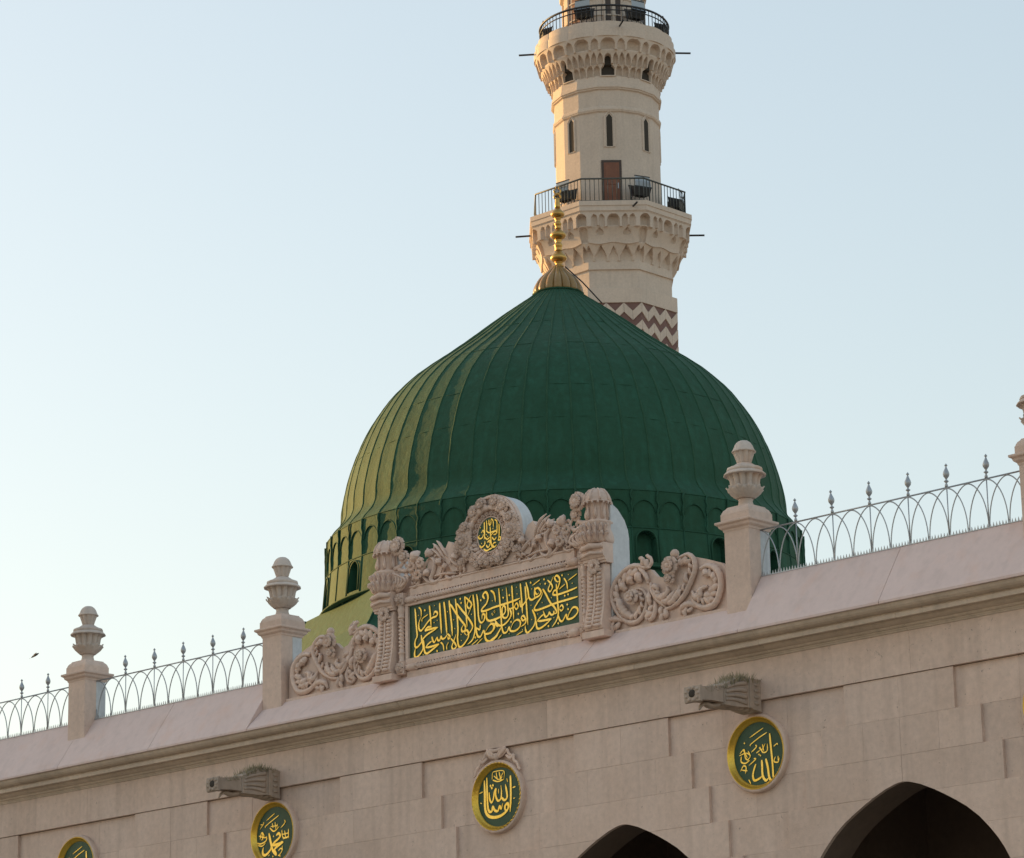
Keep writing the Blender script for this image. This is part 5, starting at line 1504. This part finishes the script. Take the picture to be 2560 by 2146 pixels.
def corbel(name, half, z0f, z1, rfun, nth, nz, shelf, mat='minaret'):
    """one corbel block: carved face between z0f(th) and z1, with its underside going in to radius shelf"""
    m_ = MB(); rows = []
    ths = [-half + 2 * half * i / nth for i in range(nth + 1)]
    rows.append([(shelf / math.cos(t) * math.cos(t), shelf / math.cos(t) * math.sin(t), z0f(t)) for t in ths])
    for j in range(nz + 1):
        row = []
        for t in ths:
            za = z0f(t); z = za + (z1 - za) * j / nz
            r_ = rfun(t, z)
            row.append((r_ * math.cos(t), r_ * math.sin(t), z))
        rows.append(row)
    rows.append([(shelf / math.cos(t) * math.cos(t), shelf / math.cos(t) * math.sin(t), z1) for t in ths])
    m_.grid(rows, smooth=False)
    me = m_.mesh(name); me.materials.append(MAT[mat]); return me
def niche(t, z, tc, hw, zb, zs, za, depth, pw=2.0, round_=True):
    d = abs(t - tc)
    if d >= hw or z < zb: return 0.0
    if z > zs:
        k = (z - zs) / (za - zs)
        if k >= 1: return 0.0
        lim = hw * ((1 - k ** pw) ** (1 / pw) if round_ else (1 - k))
        if d >= lim: return 0.0
    return 1.35 * (depth * math.sqrt(max(0.0, 1 - (d / hw) ** 2)) * 0.7 + depth * 0.3)
# balcony slab of the lower gallery
octa([(3.0, 48.86), (3.62, 48.862), (3.62, 48.90), (3.655, 48.905), (3.655, 49.13), (3.69, 49.14), (3.69, 49.36), (2.3, 49.362)], 'balcony_slab')
H8 = R_(22.5)
def t1(th, z):
    a = 3.60 - 0.05 * (48.88 - z)
    t = a * math.tan(th); d = 0
    for tc, hw, zs, za, dp in ((0, .27, 48.50, 48.77, .26), (-1.49, .27, 48.50, 48.77, .26), (1.49, .27, 48.50, 48.77, .26), (.53, .13, 48.52, 48.74, .12), (.87, .13, 48.52, 48.74, .12), (-.53, .13, 48.52, 48.74, .12), (-.87, .13, 48.52, 48.74, .12)):
        d = max(d, niche(t, z, tc, hw, 48.0, zs, za, dp))
    return (a - d) / math.cos(th)
z1f = lambda th: 48.24 + 0.035 * math.cos(3.6 * math.tan(th) * 2 * math.pi / 0.745) - 0.02
me1 = corbel('corbel_block', H8, z1f, 48.878, t1, 96, 18, 3.05)
def t2(th, z):
    v = min(1, max(0, (z - 47.5) / 0.72))
    a = 3.18 + 0.25 * v ** 1.6
    t = a * math.tan(th); d = 0
    for tc in (-.62, .62):
        d = max(d, niche(t, z, tc, .17, 47.9, 48.0, 48.2, .10, 1.0, False))
    for tc in (-1.35, 1.35):
        d = max(d, niche(t, z, tc, .2, 47.4, 47.9, 48.2, .16, 2.0))
    return (a - d) / math.cos(th)
z2f = lambda th: 47.52 + 0.04 * math.cos(3.3 * math.tan(th) * 2 * math.pi / 1.36)
me2 = corbel('corbel_block', H8, z2f, 48.26, t2, 96, 18, 2.7)
def t3(th, z):
    v = min(1, max(0, (z - 46.80) / 0.72))
    a = 2.80 + 0.32 * v ** 1.3
    t = a * math.tan(th); d = 0
    for tc, hw, za, dp in ((0, .20, 47.42, .12), (-.58, .27, 47.48, .22), (.58, .27, 47.48, .22), (-1.14, .22, 47.45, .20), (1.14, .22, 47.45, .20)):
        d = max(d, niche(t, z, tc, hw, 46.7, 47.0, za, dp * (0.35 + 0.65 * v), 1.0, False))
    return (a - d) / math.cos(th)
me3 = corbel('corbel_block', H8, lambda th: 46.80, 47.56, t3, 96, 18, 2.6)
for k in range(8):
    for me in (me1, me2, me3):
        put('corbel_block', me, mina, (0, 0, 0), R_(45 * k))
# upper shaft, sixteen-sided
def hexa(prof, name, mat='minaret'):
    return octa(prof, name, mat, 16)
hexa([(2.40, 49.30), (2.40, 54.15)], 'upper_shaft')
hexa([(2.41, 54.08), (2.475, 54.13), (2.48, 54.17), (2.50, 54.19), (2.50, 54.26), (2.47, 54.28), (2.47, 54.33), (2.44, 54.36), (2.42, 54.37)], 'string_course')
hexa([(2.415, 54.371), (2.415, 55.20)], 'plain_band')
hexa([(2.42, 55.16), (2.50, 55.20), (2.50, 55.24), (2.55, 55.27), (2.55, 55.36), (2.52, 55.38), (2.52, 55.44), (2.50, 55.46), (2.48, 55.82)], 'string_course')
def win_shape(t, z, s_=1.0):
    zz = z - 55.85; a = abs(t)
    if zz < 0: return False
    if zz < 0.30: return a < 0.31
    if zz < 0.48: return a < 0.31 - 0.17 * ((zz - 0.30) / 0.18) ** 1.4
    if zz < 0.76: return a < 0.135
    if zz < 0.90: return a < 0.135 * math.sqrt(max(0, 1 - ((zz - 0.76) / 0.14) ** 2))
    return False
def ring_r(a, th): return a
def u3(th, z):
    v = min(1, max(0, (z - 55.80) / 0.52)); a = 2.55 + 0.12 * v ** 1.4
    t = a * th
    if win_shape(t, z): return a - 0.32
    d = 0
    for tc in (.52, .84, -.52, -.84):
        d = max(d, niche(t, z, tc, .14, 55.7, 56.05, 56.27, .14))
    return a - d
def u2(th, z):
    v = min(1, max(0, (z - 56.28) / 0.6)); a = 2.80 + 0.20 * v ** 1.4
    t = a * th
    if win_shape(t * 0.93, z): return a - 0.45
    d = 0
    for tc in (.36, .66, .96, -.36, -.66, -.96):
        d = max(d, niche(t, z, tc, .125, 56.2, 56.5, 56.80, .15, 1.4))
    return a - d
def u1(th, z):
    v = min(1, max(0, (z - 56.88) / 0.62)); a = 3.10 + 0.16 * v
    t = a * th; d = 0
    for tc, hw, za, dp in ((0, .33, 57.42, .24), (1.235, .33, 57.42, .24), (-1.235, .33, 57.42, .24), (.62, .17, 57.38, .14), (-.62, .17, 57.38, .14)):
        d = max(d, niche(t, z, tc, hw, 56.8, 57.12, za, dp))
    return a - d
uz2 = lambda th: 56.30 + 0.05 * math.cos(8 * th)
uz1 = lambda th: 56.92 + 0.06 * math.cos(16 * th)
mu3 = corbel('corbel_block', H8, lambda th: 55.80, 56.34, u3, 110, 26, 2.2)
mu2 = corbel('corbel_block', H8, uz2, 56.95, u2, 110, 26, 2.3)
mu1 = corbel('corbel_block', H8, uz1, 57.50, u1, 110, 20, 2.7)
def lob(a): return lambda th, z: (a + 0.075 * abs(math.cos(8 * th)) ** 0.7)
mu0 = corbel('gallery_cornice_block', H8, lambda th: 57.50, 57.90, lob(3.24), 64, 2, 2.9)
mu00 = corbel('gallery_cornice_block', H8, lambda th: 57.902, 58.24, lob(3.17), 64, 2, 2.0)
m = MB(); m.add([(2.28, -0.36, 55.84), (2.28, 0.36, 55.84), (2.40, 0.36, 56.80), (2.40, -0.36, 56.80)], [(0, 1, 2, 3)])
m_win = m.mesh('niche_window'); m_win.materials.append(MAT['void'])
for k in range(8):
    a = R_(45 * k)
    for me in (mu3, mu2, mu1):
        put('corbel_block', me, mina, (0, 0, 0), a)
    for me in (mu0, mu00):
        put('gallery_cornice_block', me, mina, (0, 0, 0), a)
    w = MB()
    # ogee opening itself, dark, a hand in front of the niche back
    pl = []
    for z in np.linspace(0.01, 0.895, 24):
        for a_ in np.linspace(0.31, 0, 60):
            if win_shape(a_, 55.85 + z):
                pl.append((a_, 55.85 + z)); break
    v = [(2.44, -p[0], p[1]) if p[1] < 56.30 else (2.62, -p[0], p[1]) for p in pl]
    v += [(2.44, p[0], p[1]) if p[1] < 56.30 else (2.62, p[0], p[1]) for p in pl]
    n_ = len(pl)
    w.add(v, [(i, i + n_, i + n_ + 1, i + 1) for i in range(n_ - 1)])
    o = w.build('niche_window', 'void', mina); o.rotation_euler = (0, 0, a)
    # slit window in a pointed frame
    m = MB(); X = 2.402
    m.prism([(-.26, 52.38), (.26, 52.38), (.26, 53.90), (.13, 54.06), (0, 54.20), (-.13, 54.06), (-.26, 53.90)], 0, 0.03)
    m.v = [(X + (0.03 - p[1]) , p[0], p[2]) for p in m.v]
    o = KM(m, 'slit_frame'); o.rotation_euler = (0, 0, a)
    m = MB(); m.prism([(-.135, 52.42), (.135, 52.42), (.135, 53.82), (0, 54.0), (-.135, 53.82)], 0, 0.02)
    m.v = [(X + 0.018 + (0.02 - p[1]), p[0], p[2]) for p in m.v]
    s_ = m.build('slit_window', 'void', o)
    m = MB()
    fr = [(-.20, 52.40), (-.20, 53.86), (0, 54.11), (.20, 53.86), (.20, 52.40)]
    m.tube([(X + 0.03, p[0], p[1]) for p in fr], 0.045, 4, smooth=False); m.build('slit_moulding', 'minaret', o)
# lower gallery door
m = MB(); X = 2.40
m.box(X - 0.05, X + 0.05, -0.46, 0.46, 49.36, 51.74); m_ = KM(m, 'door_frame', 'dark_wood')
m = MB(); m.box(X + 0.03, X + 0.065, -0.35, 0.35, 49.37, 51.62)
for (a, b, c, d) in ((-.27, .27, 49.5, 50.4), (-.27, .27, 50.55, 51.5)):
    m.box(X + 0.06, X + 0.085, a, b, c, d, 0.01)
dd = m.build('door', 'wood', mina)
m = MB(); m.box(X + 0.09, X + 0.12, 0.26, 0.31, 50.35, 50.62); m.build('handle', 'lens', dd)
m_.rotation_euler = dd.rotation_euler = (0, 0, R_(1.0))
# railings of both galleries
def post_mesh(h, r_, mat, name='baluster'):
    m_ = MB(); m_.tube([(0, 0, 0), (0, 0, h)], r_, 5); me = m_.mesh(name); me.materials.append(MAT[mat]); return me
rail = [(3.42 / C8 * math.cos(R_(22.5 + 45 * k)), 3.42 / C8 * math.sin(R_(22.5 + 45 * k))) for k in range(8)]
m = MB(); m.tube([(x, y, 50.50) for x, y in rail + rail[:1]], 0.04, 6); rl = KM(m, 'gallery_rail', 'grey_iron')
m = MB(); m.tube([(x, y, 49.45) for x, y in rail + rail[:1]], 0.025, 6); m.build('lower_rail', 'grey_iron', rl)
bp = post_mesh(1.13, 0.018, 'grey_iron')
for k in range(8):
    a, b = rail[k], rail[(k + 1) % 8]
    for q in range(14):
        put('baluster', bp, rl, (a[0] + (b[0] - a[0]) * q / 14, a[1] + (b[1] - a[1]) * q / 14, 49.362))
RU = 3.02
q_ = [(RU * math.cos(a), RU * math.sin(a)) for a in np.linspace(0, 2 * math.pi, 65)]
m = MB(); m.tube([(x, y, 59.10) for x, y in q_], 0.05, 6); ru = KM(m, 'gallery_rail', 'black')
for z in (58.86, 58.30):
    m = MB(); m.tube([(x, y, z) for x, y in q_], 0.03, 5); m.build('lower_rail', 'black', ru)
bp = post_mesh(0.85, 0.02, 'black')
for k in range(80):
    a = 2 * math.pi * k / 80
    put('baluster', bp, ru, (RU * math.cos(a), RU * math.sin(a), 58.245))
# top shaft (continues above the picture)
hexa([(1.86, 58.20), (1.86, 60.55)], 'top_shaft')
hexa([(1.87, 60.50), (2.02, 60.56), (2.05, 60.70), (2.05, 60.95), (1.9, 61.0)], 'string_course')
hexa([(1.85, 60.99), (1.85, 65.5), (2.2, 66.2), (2.3, 66.6), (1.2, 66.7), (1.0, 69.5), (0.9, 70.0), (0.2, 71.5), (0.01, 73.0)], 'top_shaft')
for k in range(6):
    a = R_(11 + 60 * k)
    m = MB(); m.box(1.80, 1.875, -0.35, 0.35, 58.25, 60.42); o = KM(m, 'gallery_door', 'dark_wood' if k != 5 else 'wood'); o.rotation_euler = (0, 0, a)
    m = MB(); m.tube([(1.875, -0.41, 58.25), (1.875, -0.41, 60.45), (1.875, 0.41, 60.45), (1.875, 0.41, 58.25)], 0.05, 4, smooth=False); m.build('door_frame', 'minaret', o)
for z in (59.05, 59.9):
    m = MB(); m.lathe([(1.87, z), (1.93, z + 0.02), (1.93, z + 0.07), (1.87, z + 0.09)], 48, cap=False); KM(m, 'string_course')
# drain pipes poking out below the galleries
for (a, r0, z) in ((88, 3.3, 57.85), (-91, 3.3, 57.95), (10, 3.25, 57.98)):
    m = MB(); a = R_(a); m.tube([(r0 * math.cos(a), r0 * math.sin(a), z), ((r0 + 0.72) * math.cos(a), (r0 + 0.72) * math.sin(a), z - 0.03)], 0.045, 6); KM(m, 'drain_pipe', 'black')
for (a, r0, z) in ((84, 3.6, 48.76), (-93, 3.6, 49.05), (14, 3.6, 49.10)):
    m = MB(); a = R_(a); m.tube([(r0 * math.cos(a), r0 * math.sin(a), z), ((r0 + 0.75) * math.cos(a), (r0 + 0.75) * math.sin(a), z - 0.03)], 0.045, 6); KM(m, 'drain_pipe', 'black')

# ------------------------------------------------------------------ floodlights standing on the galleries
def make_flood():
    t = thing('floodlight', '', 'floodlight')
    m = MB()      # tapered housing tipped back so that the glass looks up at the shaft
    v = [(-.33, -.22, .50), (.33, -.22, .50), (.33, .20, .42), (-.33, .20, .42), (-.37, -.26, .93), (.37, -.26, .93), (.37, .30, .74), (-.37, .30, .74)]
    m.add(v, [(3, 2, 1, 0), (4, 5, 6, 7), (0, 1, 5, 4), (1, 2, 6, 5), (2, 3, 7, 6), (3, 0, 4, 7)])
    h = m.build('housing', 'black', t)
    m = MB(); m.box(-.385, .385, -.275, -.255, .90, .97); m.build('rim', 'black', h)
    m = MB(); m.box(-.385, .385, .295, .315, .715, .775); m.build('rim', 'black', h)
    m = MB(); m.add([(-.35, -.25, .934), (.35, -.25, .934), (.35, .28, .752), (-.35, .28, .752)], [(0, 1, 2, 3)]); m.build('glass', 'lens', h)
    m = MB()
    m.add([(-.36, .29, .76), (.36, .29, .76), (.33, .20, 1.22), (-.33, .20, 1.22), (-.36, .305, .76), (.36, .305, .76), (.33, .215, 1.22), (-.33, .215, 1.22)],
          [(0, 1, 2, 3), (7, 6, 5, 4), (0, 4, 5, 1), (2, 6, 7, 3), (1, 5, 6, 2), (3, 7, 4, 0)]); m.build('hood', 'lens', t)
    m = MB(); m.box(-.345, .345, .185, .235, 1.215, 1.245); m.build('hood_edge', 'black', t)
    for i in range(6):
        m = MB(); m.box(-.20 + .075 * i, -.185 + .075 * i, -.10, .20, .40, .52); m.build('cooling_fin', 'black', t)
    m = MB(); m.box(-.13, .13, -.36, -.24, .55, .80, 0.01); m.build('ballast_box', 'black', t)
    for s in (-1, 1):
        m = MB(); m.tube([(s * .34, .02, .16), (s * .42, .02, .30), (s * .40, .02, .72)], 0.022, 5); m.build('yoke_arm', 'black', t)
        m = MB(); m.tube([(s * .38, -.26, .0), (s * .10, .0, .20), (s * .36, .28, .0)], 0.02, 5); m.build('leg', 'black', t)
        m = MB(); m.tube([(s * .38, -.26, .01), (s * .38, .28, .01)], 0.018, 5); m.build('foot', 'black', t)
    m = MB(); m.tube([(-.34, .02, .16), (.34, .02, .16)], 0.025, 5); m.build('yoke_bar', 'black', t)
    m = MB(); m.tube(spline([(.10, -.3, .62), (.22, -.36, .40), (.05, -.34, .15), (.16, -.38, .0)], 5), 0.012, 5); m.build('cable', 'black', t)
    return t
fl = make_flood()
FLS = [(-42, 3.05, 49.362, 0, 1.0, 'floodlight on the lower minaret balcony, just above the golden finial'),
       (25, 3.05, 49.362, 0, 1.0, 'floodlight on the lower minaret balcony, right of the brown door'),
       (72, 3.18, 49.362, 0, 0.95, 'floodlight at the right end of the lower minaret balcony'),
       (-84, 2.72, 58.25, 0, 0.8, 'floodlight at the far left of the upper minaret balcony'),
       (-23, 2.55, 58.25, 0, 0.95, 'floodlight on the upper minaret balcony, left of the dark doorway'),
       (32, 2.55, 58.25, 0, 0.95, 'floodlight on the upper minaret balcony, right of the dark doorway'),
       (76, 2.68, 58.25, 0, 0.8, 'floodlight at the far right of the upper minaret balcony')]
for i, (a, r_, z, tw, sc, lab) in enumerate(FLS):
    o = fl if i == 0 else copy_tree(fl)
    aa = MROT + R_(a)
    o.location = (MX + r_ * math.cos(aa), MY + r_ * math.sin(aa), z)
    o.rotation_euler = (0, 0, aa + math.pi / 2 + R_(tw) + math.pi)
    o.scale = (sc * 1.12,) * 3
    tag(o, lab, 'floodlight', 'floodlights on the minaret balconies')

# ------------------------------------------------------------------ bird
b = thing('bird', 'small dark bird flying in the pale sky above the left railing', 'bird', (-21.987, 8.0, 15.695), R_(20))
b.rotation_euler = (R_(20), R_(-28), R_(40)); b.scale = (0.6,) * 3
m = MB(); m.tube([(-.16, 0, .0), (-.10, 0, .01), (0, 0, .012), (.09, 0, .01), (.14, 0, .015), (.17, 0, .012)], [.012, .03, .042, .035, .022, .005], 8); m.build('body', 'bird', b)
for s in (-1, 1):
    m = MB(); m.grid([[(.07, s * .02, .02), (-.05, s * .02, .015)], [(.09, s * .14, .07), (-.03, s * .14, .06)], [(.03, s * .26, .05), (-.05, s * .24, .045)], [(-.06, s * .34, .0), (-.08, s * .33, .0)]])
    m.build('wing', 'bird', b)
m = MB(); m.add([(-.13, -.015, .0), (-.13, .015, .0), (-.25, .05, .0), (-.25, -.05, .0)], [(0, 1, 2, 3)]); m.build('tail', 'bird', b)

# ------------------------------------------------------------------ made-up block added west of the mosque (outside the picture): it keeps the low sun off the arcade front
ht = thing('sun_blocker', 'plain pale unseen block added west of the mosque to shade the wall', 'building', (-104, 0, 0))
m = MB(); m.box(-14, 14, -34, -9.4, 0, 38.5); m.build('blocker_wall', 'blocker', ht)
m = MB(); m.box(-14.4, 14.4, -34.4, -9.0, 38.501, 39.3); m.build('blocker_parapet', 'blocker', ht)
m = MB(); m.box(14.0, 14.06, -0.6, 0.6, -0.8, 0.8); ME_HW = m.mesh('window'); ME_HW.materials.append(MAT['glass'])  # panes dressing the added sun-stopping block
for fz in range(9):
    for wy in range(6):
        put('window', ME_HW, ht, (0, -32 + 4.0 * wy, 3 + 3.9 * fz))
